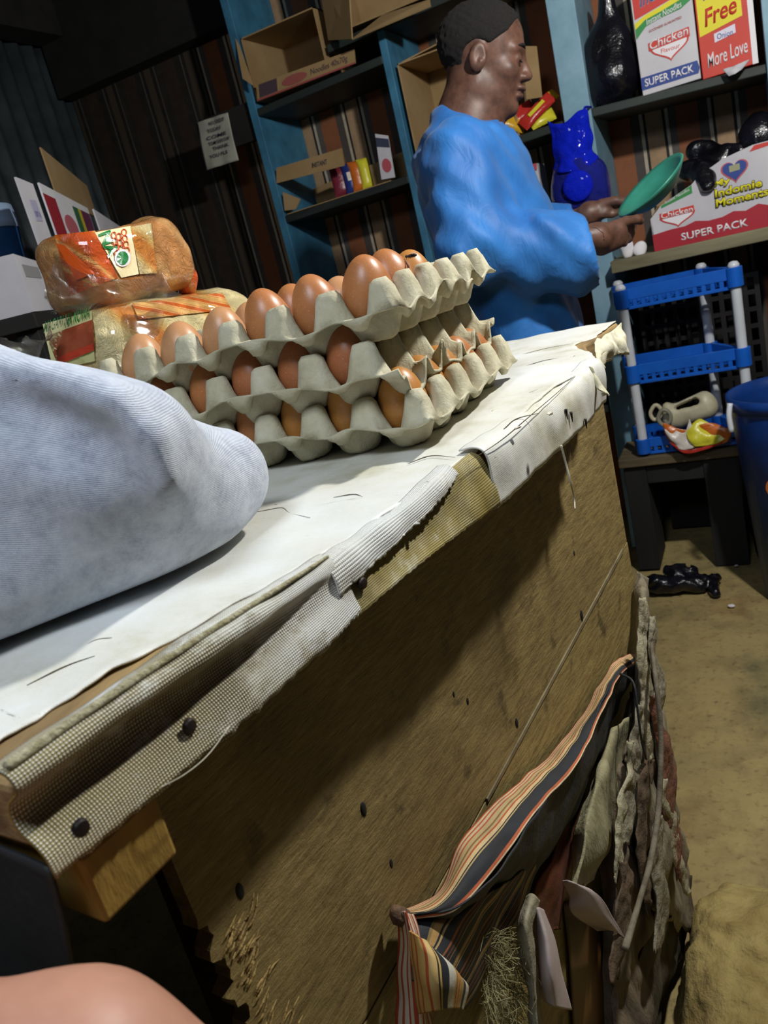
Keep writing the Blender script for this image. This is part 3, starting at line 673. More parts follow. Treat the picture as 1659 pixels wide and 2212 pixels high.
def sachet(label, c, w, h, m_, ry=0, lean=.25, group=None, d=.018, stripe=None):
    """a filled foil sachet with crimped ends"""
    u, v = np.meshgrid(np.linspace(-1, 1, 15), np.linspace(-1, 1, 19))
    b = np.clip((1 - u ** 2) * (1 - v ** 4), 0, 1) ** .6 * d
    cr = .0012 * np.sin(u * 26) * (np.abs(v) > .85)
    R = Matrix.Translation(c) @ Matrix.Rotation(radians(28) + .0, 4, 'Z') @ Matrix.Rotation(ry, 4, 'Y') @ Matrix.Rotation(-lean, 4, 'X')
    V, F = [], []
    for sgn in (-1, 1):
        k0 = len(V)
        for i in range(19):
            for j in range(15): V.append(R @ Vector((u[i, j] * w / 2, sgn * b[i, j] + cr[i, j], v[i, j] * h / 2)))
        for i in range(18):
            for j in range(14):
                q = [k0 + i * 15 + j, k0 + i * 15 + j + 1, k0 + (i + 1) * 15 + j + 1, k0 + (i + 1) * 15 + j]; F.append(q if sgn < 0 else q[::-1])
    o = pm('sachet', V, F, m_, None, True); tag(o, label, 'sachet', group)
    if stripe is not None:
        fx = [R @ Vector((x * w / 2, -d * .98, y * h / 2)) for x, y in ((-.5, -.2), (.5, -.2), (.5, .35), (-.5, .35))]
        slab('label_panel', fx, (R.to_3x3() @ Vector((0, -1, 0))), .0008, stripe, o)
    return o
M_foil = {c: mat('foil_' + c.strip('#'), c, c, rough=.22, bump=.5, bscale=60, bdist=.004) for c in ('#b8322c', '#d6a62a', '#7a2a3a', '#d8d03a', '#2a3a80', '#c86a28', '#cfc6bc')}
for i, (px, py, c, w, n_) in enumerate(((735, 385, '#7a2a3a', .062, 'glossy dark red sachet at the end of the row in the left carton tray'), (757, 380, '#2a3a80', .05, 'blue sachet standing second in the left carton tray'),
                                        (772, 377, '#c86a28', .05, 'orange sachet standing third in the left carton tray'), (788, 372, '#d8d03a', .04, 'yellow sachet at the right of the row in the left carton tray'))):
    p = at(px, py, y=2.68); p.z = 1.345 + .052; sachet(n_, p, w, .10, M_foil[c], 0, .15, 'sachets in the left carton tray', .016, M_foil['#cfc6bc'] if i == 1 else None)
# pile of sweets packets in the middle bay
pile = [(1105, 262, '#d6a62a', .09, .06, .5, 'gold packet at the left of the sweets pile'), (1120, 250, '#b8322c', .11, .05, -.35, 'red packet low in the sweets pile'),
        (1140, 258, '#c86a28', .09, .05, .2, 'orange and white packet at the front of the sweets pile'), (1160, 240, '#b8322c', .12, .04, -.55, 'long red packet lying across the sweets pile'),
        (1170, 254, '#d8d03a', .08, .05, -.2, 'yellow packet at the right foot of the sweets pile'), (1170, 228, '#d6a62a', .11, .035, -.5, 'gold and white bar on top of the sweets pile'), (1090, 270, '#7a2a3a', .08, .05, .1, "dark wrapped packet nearest the man's chin")]
for k_, (px, py, c, w, h, ry, n_) in enumerate(pile):
    p = at(px, py, y=2.62 + .02 * (k_ % 3)); p.z = max(p.z, 1.366 + h * .55); sachet(n_, p, w, h, M_foil[c], ry, .5, 'packets in the sweets pile', .014, M_foil['#cfc6bc'] if k_ in (2, 5) else (M_foil['#d8d03a'] if k_ == 3 else None))
# ---- upper right bay: two tall printed cartons, tied black bag
def heart(cu, cv, su, sv, n=40):
    return [(cu + su * (16 * sin(a) ** 3) / 16, cv + sv * (13 * cos(a) - 5 * cos(2 * a) - 2 * cos(3 * a) - cos(4 * a)) / 16) for a in (2 * pi * i / n for i in range(n))]
Yc = 2.60
bl, br, tl0 = at(1389, 208, y=Yc), at(1517, 178, y=Yc), at(1368, 0, y=Yc)
hgt = .32; upv = Vector((0, 0, 1)); xv = Vector((1, 0, .0))
z0 = 1.3625
a0 = Vector((bl.x, Yc, z0)); b0 = Vector((br.x - .002, Yc, z0))
def carton_box(name, label, a, b, h, depth, parentgroup=None, m_=M_cardw):
    t = thing(name, label, 'carton', ((a.x + b.x) / 2, a.y + depth / 2, a.z), parentgroup)
    box('carton_body', (a.x, a.y, a.z), (b.x, a.y + depth, a.z + h), m_, t, bev=.002)
    return t, Face(a, b, b + upv * h, a + upv * h)
t1, F1 = carton_box('carton', 'tall white noodle carton with red top panel and blue SUPER PACK band', a0, b0, hgt, .25)
vmap = lambda v: v if v < .15 else .15 + (v - .15) * .83
F1.vm = vmap
F1.poly('red_panel', [(.03, .69), (.97, .80), (.97, .99), (.03, .99)], C_red, t1)
F1.poly('yellow_swoosh', [(.02, .60), (.2, .66), (.5, .69), (.8, .73), (.98, .80), (.98, .84), (.8, .78), (.5, .735), (.2, .70), (.02, .655)], C_yel, t1, .0022)
F1.poly('green_swoosh', [(.02, .51), (.2, .60), (.5, .635), (.8, .65), (.98, .70), (.98, .80), (.8, .73), (.5, .69), (.2, .66), (.02, .60)], C_grn, t1, .0018)
F1.text('lettering', 'Indomie', .14, .775, .74, .135, C_wht, t1, .003, .02, .25, .07); F1.text('lettering', 'Indomie', .15, .78, .72, .125, C_blue, t1, .0038, .0, .25, .07)
F1.text('lettering', 'Instant Noodles', .22, .605, .6, .055, C_wht, t1, .003, .0, .1, .06)
F1.text('lettering', 'GOODNESS GUARANTEED', .24, .535, .56, .022, plain('#b05048'), t1, .002, 0, 0, .03)
F1.poly('heart_logo', heart(.55, .345, .33, .125), C_red, t1, .0016); F1.poly('heart_logo', heart(.55, .347, .295, .108), C_wht, t1, .0022)
lp1 = F1.poly('logo_plate', [(.2, .365), (.9, .385), (.9, .47), (.2, .44)], C_red, t1, .0026); F1.text('lettering', 'Chicken', .22, .37, .66, .085, C_wht, lp1, .0034, .015, .1, .03)
F1.text('lettering', 'Flavour', .40, .31, .32, .04, C_red, t1, .0028)
bb_ = F1.poly('blue_band', [(.0, .045), (.97, .045), (1.0, .085), (.97, .145), (.0, .145)], C_blue, t1); F1.text('lettering', 'SUPER PACK', .06, .065, .84, .062, C_wht, bb_, .002, .02)
z1 = 1.3585
a1 = Vector((b0.x + .004, Yc + .01, z1)); b1 = Vector((at(1640, 150, y=Yc).x, Yc + .01, z1))
t2, F2 = carton_box('carton', 'red noodle carton with yellow 40 + 4 Free panel beside the white carton', a1, b1, hgt, .25, None, mat('red_carton', '#cf3f2e', '#c03426', 6, .6, .1, 80))
F2.vm = vmap
yp = F2.poly('yellow_panel', [(.03, .36), (.80, .43), (.80, 1.0), (.03, 1.0)], C_yel, t2); F2.text('lettering', 'Free', .14, .43, .58, .16, C_red, yp, .002, .02, .15, .04)
F2.text('lettering', '40', .10, .66, .20, .085, C_blue, yp, .002, .01, 0, .02); F2.text('lettering', '+', .36, .69, .09, .05, C_red, yp, .002, .02); F2.text('lettering', '4', .52, .69, .18, .12, C_red, yp, .002, .02)
F2.poly('pale_tab', [(.28, .27), (.66, .30), (.66, .38), (.28, .35)], plain('#d8d4e4'), t2); F2.text('lettering', 'Onion', .33, .29, .28, .05, C_blue, t2, .002)
F2.text('lettering', 'More Love', .12, .07, .72, .12, C_wht, t2, .002, .01, .1, .03); F2.poly('white_edge', [(.90, 0), (1, 0), (1, 1), (.90, 1)], C_wht, t2)
pp = at(1585, 150, y=2.57)
tt = sheet('torn_paper', [[at(1560, 150, y=2.57), at(1590, 140, y=2.56), at(1620, 128, y=2.58)], [at(1575, 165, y=2.56), at(1590, 158, y=2.55), at(1605, 148, y=2.565)]], M_cardw, None, 16, 12, .001, .003, 80, 44)
tag(tt, 'scrap of torn white paper on the shelf edge below the red carton', 'paper')
M_bag = mat('black_polythene', '#0b0b10', '#15151d', 8, .25, .8, 16, .012, Coat_Weight=.3)
def black_bag(name, label, f, lo, hi, res, m_=None, cat='plastic bag'):
    o = sdf(name, f, lo, hi, res, m_ or M_bag, None, 1); return tag(o, label, cat)
c1 = at(1318, 165, y=2.66); c1.z = 1.370
def fb(P):
    w = .006 * Wob(71)(P, 38) + .004 * np.abs(Wob(72)(P, 60))
    return smin(smin(ell(P, (c1.x, c1.y, c1.z + .075), (.088, .07, .085)), ell(P, (c1.x + .005, c1.y, c1.z + .145), (.07, .05, .07)), .04), cap(P, (c1.x + .015, c1.y, c1.z + .17), (c1.x + .02, c1.y, c1.z + .29), .04, .018), .04) + w
black_bag('plastic_bag', 'knotted black plastic bag standing beside the white noodle carton', fb, (c1.x - .13, c1.y - .11, c1.z - .02), (c1.x + .13, c1.y + .11, c1.z + .34), .006)
# ---- bench bay: wide white carton, black bags heaped on it
zb_ = .9452; Yb = 2.535
bl, br = at(1415, 549, y=Yb), at(1670, 500, y=Yb)
A = Vector((bl.x, Yb, zb_)); B = Vector((br.x + .02, Yb, zb_)); wd = B.x - A.x
t3 = thing('carton', 'wide white noodle carton with red SUPER PACK band on the bench shelf', 'carton', ((A.x + B.x) / 2, Yb + .12, zb_))
hh = .215
F3 = Face(A, B, B + upv * hh, A + upv * hh)
slab('front_panel', [F3(0, 0), F3(1, 0), F3(1, 1), F3(.85, 1.0), F3(.62, .93), F3(.42, .80), F3(.36, .72), F3(.10, .56), F3(0, .42)], (0, 1, 0), .005, M_cardw, t3)
slab('side_panel', [A, A + Vector((0, .24, 0)), A + Vector((0, .24, .12)), A + upv * .09], (1, 0, 0), .004, M_card, t3)
slab('back_panel', [A + Vector((0, .24, 0)), B + Vector((0, .24, 0)), B + Vector((0, .24, .19)), A + Vector((0, .24, .12))], (0, -1, 0), .004, M_card, t3)
rb3 = F3.poly('red_band', [(.0, .0), (1, .0), (1, .27), (.93, .25), (.85, .30), (.75, .25), (.66, .28), (.57, .24), (.46, .235), (.36, .27), (.27, .235), (.15, .235), (.0, .215)], C_dred, t3)
F3.text('lettering', 'SUPER PACK', .23, .06, .53, .095, C_wht, rb3, .002, .02)
F3.poly('heart_logo', heart(.22, .37, .145, .12), C_red, t3, .0016); F3.poly('heart_logo', heart(.22, .373, .128, .103), C_wht, t3, .0022)
lp3 = F3.poly('logo_plate', [(.08, .385), (.36, .39), (.36, .47), (.08, .46)], C_red, t3, .0026); F3.text('lettering', 'Chicken', .09, .39, .26, .075, C_wht, lp3, .0034, .012)
F3.poly('green_edge', [(.10, .525), (.36, .62), (.36, .715), (.10, .555)], C_grn, t3); F3.text('lettering', 'Instant Noodles', .14, .565, .2, .035, C_wht, t3, .003, 0, 0, .09)
F3.poly('heart_badge', heart(.70, .76, .105, .15), C_pink, t3); F3.poly('heart_badge', heart(.70, .765, .092, .13), C_blue, t3, .002); F3.poly('badge_window', [(.66, .75), (.74, .755), (.74, .83), (.66, .825)], plain('#9a9a78'), t3, .0028)
for k_, (wd_, u, v, w, h) in enumerate((('My', .53, .60, .13, .10), ('Indomie', .53, .49, .36, .10), ('Moments', .53, .37, .40, .10))):
    F3.text('lettering', wd_, u - .006, v - .008, w + .012, h + .016, C_ink, t3, .0026, .06, .05, .0); F3.text('lettering', wd_, u, v, w, h, C_yel, t3, .0036, .03, .05, .0)
F3.poly('red_corner', [(.82, .93), (1, .95), (1, .99), (.86, .99)], C_red, t3)
c2 = at(1560, 345, y=2.64)
def fb2(P):
    w = .007 * Wob(81)(P, 40) + .005 * np.abs(Wob(82)(P, 75))
    d = smin(cap(P, at(1490, 365, y=2.60), at(1610, 335, y=2.64), .035, .045), cap(P, at(1520, 375, y=2.57), at(1528, 402, y=2.522), .036, .016), .02)
    return smin(d, cap(P, at(1500, 325, y=2.66), at(1570, 330, y=2.66), .03, .04), .03) + w
black_bag('plastic_bag', 'crumpled black plastic bag draped over the wide white carton', fb2, (c2.x - .22, 2.48, .98), (c2.x + .2, 2.80, 1.27), .006)
c3 = at(1648, 300, y=2.66)
black_bag('plastic_bag', 'black plastic bag in the far corner above the wide carton', lambda P: ell(P, c3, (.07, .07, .075)) + .008 * Wob(85)(P, 40) + .004 * np.abs(Wob(86)(P, 80)), tuple(c3 - Vector((.12, .12, .12))), tuple(c3 + Vector((.12, .12, .12))), .006)
tw = sheet('paper_bag', [[at(1462, 425, y=2.57), at(1500, 400, y=2.57), at(1555, 365, y=2.57), at(1610, 335, y=2.57)], [at(1475, 440, y=2.56), at(1510, 410, y=2.55), at(1560, 385, y=2.55), at(1620, 345, y=2.55)]], mat('kraft_paper', '#8f8062', '#6f6248', 12, .8, .5, 50), None, 40, 10, .001, .006, 50, 45)
tag(tw, 'crumpled strip of brown paper along the top of the wide carton', 'paper')
sc_ = sachet('small yellow packet tucked into the open edge of the wide carton', at(1497, 412, y=2.565), .05, .03, M_foil['#d8d03a'], -.3, .3, None, .01)
# white scraps on the bench
for k_, (px, py, s) in enumerate(((1355, 528, .028), (1383, 535, .02))):
    p = at(px, py, y=2.56); p.z = zb_
    o = sdf('paper_scrap', lambda P: ell(P, (p.x, p.y, p.z + s * .9), (s * .8, s * .5, s)) + .006 * Wob(90 + k_)(P, 70), tuple(p + Vector((-.05, -.05, -.01))), tuple(p + Vector((.05, .05, .07))), .003, C_wht)
    tag(o, ('larger' if k_ == 0 else 'smaller') + " crumpled white paper scrap on the bench below the man's hand", 'paper', 'white scraps on the bench')
# goods half hidden behind the man, under the hanging blue bag
for k_, (px, py, c, n_) in enumerate(((1205, 455, '#c86a28', "brown packet on the bench shelf between the man's chest and the blue bag"), (1190, 470, '#d8d03a', "yellow packet lying on the bench shelf against the man's chest"))):
    p = at(px, py, y=2.62); p.z = 1.0 if k_ == 0 else .985; sachet(n_, p, .08, .08, M_foil[c], .3, .4, None, .02)
fk = Face(at(1140, 420, y=2.6), at(1162, 410, y=2.6), at(1160, 352, y=2.6), at(1138, 358, y=2.6))
tk = thing('carton', "narrow white and pink carton on the bench shelf just beyond the man's chest", 'carton', (fk.c[0].x, 2.66, .945))
box('carton_body', (fk.c[0].x, 2.60, .942), (fk.c[1].x + .01, 2.70, fk.c[2].z), M_cardw, tk); fk.poly('pink_band', [(0, .75), (1, .75), (1, 1), (0, 1)], C_pink, tk, .004)
# ---- hanging blue bag in front of the shelf
def blue_translucent(name, c, tr, rough=.35):
    t = NT(name); v = t.coords('Object'); t.color(t.ramp(t.noise(v, 12, 4), [(.35, c), (.7, c)])); t.setb(Roughness=rough, Transmission_Weight=tr, IOR=1.05, Coat_Weight=.3); t.bump(t.noise(v, 40, 5, .6, 1), .7, .01); return t.m
M_bb = blue_translucent('blue_polythene', '#1426c8', .12, .3); M_bb2 = blue_translucent('thin_blue_polythene', '#3038a8', .55, .15)
tbag = thing('plastic_bag', 'bright blue plastic carrier bag hanging from the shelf edge beside the man', 'plastic bag', at(1255, 455, y=2.50))
Y0 = 2.50
def bp(px, py, dy=0): return at(px, py, y=Y0 + dy)
rows = [[bp(1182, 262), bp(1200, 268, -.01), bp(1225, 262, -.012), bp(1250, 240, -.01), bp(1268, 236)],
        [bp(1190, 285), bp(1210, 285, -.015), bp(1235, 280, -.018), bp(1258, 272, -.015), bp(1272, 265)],
        [bp(1192, 315), bp(1212, 318, -.02), bp(1240, 312, -.022), bp(1262, 304, -.02), bp(1280, 298)],
        [bp(1196, 345), bp(1215, 348, -.02), bp(1240, 342, -.024), bp(1265, 335, -.02), bp(1281, 325)],
        [bp(1192, 368), bp(1212, 374, -.03), bp(1242, 370, -.036), bp(1272, 358, -.03), bp(1294, 340)]]
sheet('bag_top', rows, M_bb, tbag, 40, 40, .002, .003, 60, 55)
bc = bp(1252, 400, .01)
def fbag(P): 
    return smin(ell(P, bc, (.085, .055, .088)), ell(P, bp(1262, 425, .01), (.075, .05, .06)), .03) + .004 * Wob(57)(P, 45)
sdf('bag_body', fbag, tuple(bc - Vector((.13, .1, .14))), tuple(bc + Vector((.13, .1, .13))), .005, M_bb2, tbag)
bb = bp(1248, 402, -.052)
sdf('round_bundle', lambda P: ell(P, bb, (.043, .012, .043)), tuple(bb - Vector((.06, .03, .06))), tuple(bb + Vector((.06, .03, .06))), .004, M_bb, tbag)
tube('bag_handle', [bp(1262, 242), bp(1264, 232, .02), Vector((bp(1264, 236).x, 2.60, 1.376))], .004, M_bb, tbag, 12, 6)
# ---- note pinned left of the shelf on a dark plank
box('plank', (at(515, 300, y=2.63).x - .15, 2.62, 1.60), (-1.505, 2.645, 1.72), M_dark, sh)['label'] = 'dark plank end sticking out of the shelf side'
fn = Face(at(446, 368, y=2.612), at(516, 346, y=2.612), at(492, 243, y=2.612), at(426, 265, y=2.612))
tn = thing('note', 'handwritten white paper note hanging left of the shelf unit', 'paper note', fn(.5, 0))
sheet('paper', [[fn(i / 4, 1, .004 * (i % 2)) for i in range(5)], [fn(i / 4, .5, .003) for i in range(5)], [fn(i / 4, .0, .006 * (i % 2)) for i in range(5)]], mat('note_paper', '#a8a89c', '#959588', 10, .8, .2, 60), tn, 20, 20, .0008, .001, 40, 9)
for k_, (s_, u, v, w) in enumerate((('NO CREDIT', .40, .86, .5), ('TODAY', .30, .72, .45), ('COME', .24, .58, .62), ('TOMORROW', .26, .46, .66), ('THANK', .36, .34, .5), ('YOU PLS', .22, .20, .55))):
    fn.text('writing', s_, u, v, w, .07, C_ink, tn, .009, .01, 0, .0)
# ---- cartons stacked by the corrugated wall, far left
dv = Vector((-.51, .86, 0))
def lface(px0, py0, px1, y_top1, d0, h):
    pass
b0_ = at(40, 535, d=1.62); t0_ = at(34, 382, d=1.62); b0_.x, b0_.y = t0_.x, t0_.y
e_ = 0.17
tl_ = thing('carton', 'white carton with stamped flap and red, green and yellow print by the corrugated wall', 'carton', (t0_.x, t0_.y, b0_.z))
fl1 = Face(b0_, b0_ + dv * .115, t0_ + dv * .115, t0_); slab('flap', fl1.c, -fl1.n, .004, M_cardw, tl_)
fl1.poly('stamp', [(.35, .38), (.75, .40), (.75, .72), (.35, .70)], plain('#a8a6c0'), tl_); fl1.text('lettering', 'LOT 14', .38, .45, .34, .09, plain('#8482a8'), tl_)
o2 = Vector((.012, .006, 0)); s0 = dv * .115 + o2
q0, q1 = b0_ + s0 + Vector((0, 0, -.05)), b0_ + s0 + dv * .42 + Vector((0, 0, -.05))
fl2 = Face(q0, q1, Vector((q1.x, q1.y, t0_.z - .015)), Vector((q0.x, q0.y, t0_.z - .0)))
slab('printed_face', fl2.c, -fl2.n, .004, M_cardw, tl_)
fl2.poly('red_band', [(.0, 0), (.22, 0), (.22, .88), (.0, .88)], plain('#8a1c28'), tl_); fl2.text('lettering', 'SUPER PACK', .04, .3, .14, .05, plain('#c88a90'), tl_)
fl2.poly('heart_logo', disc(None, .40, .58, .13, .15), plain('#a85862'), tl_); fl2.poly('green_band', [(.58, 0), (.69, 0), (.69, .9), (.58, .9)], plain('#2a5a3a'), tl_)
fl2.poly('yellow_band', [(.69, 0), (.76, 0), (.76, .9), (.69, .9)], plain('#b0a02a'), tl_); fl2.poly('purple_band', [(.76, 0), (.98, 0), (.98, .9), (.76, .9)], plain('#5a2040'), tl_)
q2 = q1 + Vector((.01, .01, 0)); q3 = q2 + dv * .42
fl3 = Face(q2, q3, Vector((q3.x, q3.y, t0_.z - .05)), Vector((q2.x, q2.y, t0_.z - .02))); slab('flap', fl3.c, -fl3.n, .004, M_cardw, tl_)
slab('back_flap', [q1 + Vector((-.06, -.03, .22)), q3 + Vector((-.10, 0, .2)), q3 + Vector((-.10, 0, .30)), q1 + Vector((-.06, -.03, .34))], (-1, -.6, 0), .004, M_card, tl_)
b2_ = at(38, 680, d=1.58); t2_ = at(28, 548, d=1.58); b2_.x, b2_.y = t2_.x, t2_.y
fl4 = Face(b2_, b2_ + dv * .30, t2_ + dv * .30 + Vector((0, 0, -.02)), t2_)
tl2 = thing('carton', 'plain white carton under the printed one by the corrugated wall', 'carton', b2_); slab('carton_side', fl4.c, -fl4.n, .08, M_cardw, tl2)
fl4.poly('grey_stamp', [(.1, .62), (.45, .64), (.45, .86), (.1, .84)], plain('#8e8e90'), tl2); fl4.text('lettering', 'NET 4.8kg', .35, .2, .3, .08, plain('#77777c'), tl2)
# a table carrying those cartons, and a blue tub beside them
tb3 = thing('side_table', 'dark side table under the cartons by the corrugated wall', 'table', (-1.7, 1.7, 0))
zt = b2_.z - .003
sv = Vector((-dv.y, dv.x, 0)).normalized()
def tbox(name, a0, a1, s0, s1, z0, z1):
    bm = bmesh.new(); c = lambda a, s_, z: Vector((b2_.x, b2_.y, 0)) + dv * a + sv * s_ + Vector((0, 0, z))
    add_hull8(bm, [c(a0, s0, z0), c(a1, s0, z0), c(a1, s1, z0), c(a0, s1, z0), c(a0, s0, z1), c(a1, s0, z1), c(a1, s1, z1), c(a0, s1, z1)])
    bevel(bo(name, bm, M_dark, tb3), .002)
tbox('table_top', -.04, .62, -.01, .40, zt - .03, zt)
for a_ in (-.02, .57):
    for s_ in (.0, .35): tbox('leg', a_, a_ + .045, s_, s_ + .045, 0, zt - .03)
M_tub = mat('dull_blue_plastic', '#1f4f86', '#183e6c', 6, .4, .1)
p = at(-12, 500, d=1.75); k = 28; V = []
tt = thing('tub', 'blue plastic tub with pale lid at the edge beside the cartons', 'tub', (p.x - .10, p.y + .03, zt))
def lathe(name, c, prof, m_, parent=None, seg=36, smooth=True):
    V = [(c[0] + r * cos(2 * pi * j / seg), c[1] + r * sin(2 * pi * j / seg), c[2] + z) for r, z in prof for j in range(seg)]
    F = [(i * seg + j, i * seg + (j + 1) % seg, (i + 1) * seg + (j + 1) % seg, (i + 1) * seg + j) for i in range(len(prof) - 1) for j in range(seg)]
    if prof[0][0] > 1e-4: F.append(tuple(range(seg))[::-1])
    o = pm(name, V, F, m_, parent, smooth); return o
hz = p.z - zt
lathe('body', (p.x - .10, p.y + .03, zt), [(.08, 0), (.095, hz - .02), (.10, hz + .01)], M_tub, tt); lathe('lid', (p.x - .10, p.y + .03, zt), [(.104, hz + .01), (.104, hz + .025), (.10, hz + .06), (.001, hz + .065)], mat('pale_lid', '#9fb4cf', '#8aa0be', 8, .4, .1), tt)
# ================================================================== the shopkeeper
PF = Vector((.967, .254, 0)).normalized(); PL = Vector((-PF.y, PF.x, 0)); PO = Vector((-.531, 1.884, 0))
def W(f, l, z): return np.array(PO + PF * f + PL * l + Vector((0, 0, z)))
def tolocal(P): q = P - np.array(PO); return np.stack([q @ np.array(PF), q @ np.array(PL), q[..., 2]], -1)
M_skin = mat('dark_brown_skin', '#4e352b', '#6a4a3c', 40, .48, .12, 260, .001, Subsurface_Weight=.08, Subsurface_Scale=.006, Specular_IOR_Level=.4)
M_hair = mat('cropped_black_hair', '#0b0908', '#1a1412', 300, .9, .9, 700, .003)
def kaftan_material():
    t = NT('blue_kaftan_cloth'); v = t.coords('Object')
    t.color(t.ramp(t.noise(v, 7, 4), [(.35, '#1d62aa'), (.65, '#2a78c4')])); t.setb(Roughness=.6, Sheen_Weight=.15)
    n = t.bump(t.noise(t.coords('Object', (1, 1, .5)), 22, 3, .5, .8), .35, .012); t.bump(t.noise(v, 500, 2), .25, .001, n); return t.m
M_kaf = kaftan_material()
man = thing('person', 'man in a bright blue kaftan facing the shelves and holding a green plate', 'person', PO)
# --- head, in head axes (x forward, y left, z up); pitched down, looking at the plate
HP = radians(17); HF = PF * cos(HP) - Vector((0, 0, sin(HP))); HU = PF * sin(HP) + Vector((0, 0, cos(HP)))
HS = .925; HC = Vector(W(.036, 0, 1.452)); HR = np.array([HF, PL, HU])
def fhead(P):
    q = (P - np.array(HC)) @ HR.T / HS; a = q.copy(); a[..., 1] = np.abs(a[..., 1])
    d = ell(q, (-.012, 0, .040), (.098, .076, .083))
    d = smin(d, ell(q, (.028, 0, -.030), (.060, .060, .080)), .03)
    d = smin(d, cap(a, (-.012, .050, -.055), (.060, .018, -.094), .020, .017), .025)
    d = smin(d, ell(q, (.070, 0, -.096), (.019, .022, .018)), .016)
    d = smin(d, cap(a, (.080, .008, .024), (.066, .046, .022), .011, .009), .014)
    d = smin(d, ell(a, (.055, .045, -.022), (.022, .018, .018)), .02)
    d = smax(d, -ell(a, (.094, .033, .004), (.018, .017, .013)), .012)
    d = smin(d, ell(a, (.073, .032, .003), (.0135, .015, .012)), .004)
    d = smin(d, cap(q, (.084, 0, .012), (.103, 0, -.026), .0075, .0115), .012)
    d = smin(d, ell(a, (.094, .013, -.031), (.012, .009, .008)), .008)
    d = smax(d, -ell(a, (.097, .009, -.040), (.006, .004, .004)), .004)
    d = smin(d, ell(q, (.086, 0, -.053), (.017, .024, .0085)), .005)
    d = smin(d, ell(q, (.083, 0, -.069), (.016, .021, .009)), .005)
    d = smax(d, -cap(a, (.102, 0, -.061), (.082, .024, -.061), .002, .0015), .003)
    # ears
    e = ell(a, (-.012, .077, -.004), (.020, .008, .030)); e = smax(e, -ell(a, (-.006, .085, .002), (.012, .006, .021)), .005)
    e = smin(e, cap(a, (-.004, .080, -.012), (-.008, .079, -.024), .006, .005), .004)
    d = smin(d, e, .006)
    return d * HS
def fbody(P):
    q = tolocal(P); d = fhead(P)
    d = smin(d, cap(P, np.array(HC - HF * .025 - HU * .05), W(-.03, 0, 1.33), .054, .060), .03)
    d = smin(d, cap(P, W(-.03, 0, 1.335), W(-.04, 0, 1.25), .062, .11), .05)
    # torso and legs beneath the clothes
    d = smin(d, ell(q, (-.03, 0, 1.12), (.09, .15, .22)), .06)
    d = smin(d, cap(P, W(.0, 0, 1.0), W(.03, 0, .82), .10, .12), .06)
    for s in (-1, 1):
        d = smin(d, cap(P, W(.03, s * .085, .82), W(.02, s * .09, .46), .085, .058), .03)
        d = smin(d, cap(P, W(.02, s * .09, .46), W(-.02, s * .095, .09), .055, .04), .03)
        d = smin(d, cap(P * [1, 1, 1.25], W(-.03, s * .095, .05), W(.16, s * .108, .032), .046, .028), .03)
    for side, (S, E, Wr) in ARMS.items():
        d = smin(d, cap(P, S, E, .052, .042), .03); d = smin(d, cap(P, E, Wr, .042, .027), .02)
    return d
ARMS = {'near': (W(-.05, -.165, 1.275), W(-.05, -.215, 1.075), W(.195, -.175, 1.045)), 'far': (W(-.05, .165, 1.275), W(-.02, .21, 1.07), W(.205, .13, 1.085))}
# hands: palm, five bent fingers each
def mk(px, py, d): return np.array(at(px, py, d=d))
HANDS = {
 'near': dict(palm=[(mk(1292, 512, 1.655), mk(1332, 500, 1.665), .030, .028), (mk(1300, 532, 1.66), mk(1335, 520, 1.67), .024, .02)],
              fingers=[[mk(1325, 490, 1.665), mk(1352, 478, 1.68), mk(1376, 474, 1.69), mk(1384, 478, 1.70)],          # thumb along the rim
                       [mk(1338, 496, 1.69), mk(1362, 490, 1.72), mk(1370, 476, 1.745), mk(1362, 466, 1.755)],
                       [mk(1340, 506, 1.69), mk(1362, 504, 1.73), mk(1366, 490, 1.76), mk(1356, 480, 1.77)],
                       [mk(1338, 516, 1.69), mk(1358, 516, 1.73), mk(1362, 504, 1.76), mk(1352, 494, 1.77)],
                       [mk(1332, 524, 1.68), mk(1348, 526, 1.71), mk(1354, 516, 1.735), mk(1348, 506, 1.745)]]),
 'far': dict(palm=[(mk(1272, 462, 1.89), mk(1306, 452, 1.88), .027, .026), (mk(1280, 455, 1.90), mk(1312, 446, 1.90), .022, .019)],
             fingers=[[mk(1300, 440, 1.87), mk(1328, 434, 1.855), mk(1352, 436, 1.845), mk(1362, 444, 1.84)],
                      [mk(1306, 446, 1.89), mk(1335, 432, 1.89), mk(1358, 430, 1.87), mk(1368, 432, 1.85)],
                      [mk(1308, 452, 1.88), mk(1334, 446, 1.885), mk(1356, 440, 1.87), mk(1366, 440, 1.85)],
                      [mk(1306, 458, 1.87), mk(1330, 456, 1.875), mk(1350, 448, 1.86), mk(1358, 446, 1.845)],
                      [mk(1300, 464, 1.87), mk(1322, 464, 1.87), mk(1340, 456, 1.86), mk(1348, 452, 1.85)]])}
def fhand(P, h, wrist):
    d = None
    for a, b, r1, r2 in h['palm']:
        c = cap(P, a, b, r1 * .8, r2 * .8); d = c if d is None else smin(d, c, .015)
    d = smin(d, cap(P, wrist, h['palm'][0][0], .026, .026), .015)
    for k_, fg in enumerate(h['fingers']):
        r = (.0105, .0088, .0090, .0085, .0072)[k_]
        f = cap(P, fg[0], fg[1], r * 1.08, r); f = smin(f, cap(P, fg[1], fg[2], r, r * .92), .003); f = smin(f, cap(P, fg[2], fg[3], r * .92, r * .75), .003)
        d = smin(d, f, .006)
    return d
def fall(P):
    d = fbody(P)
    for s, h in HANDS.items(): d = smin(d, fhand(P, h, ARMS[s][2]), .012)
    return d
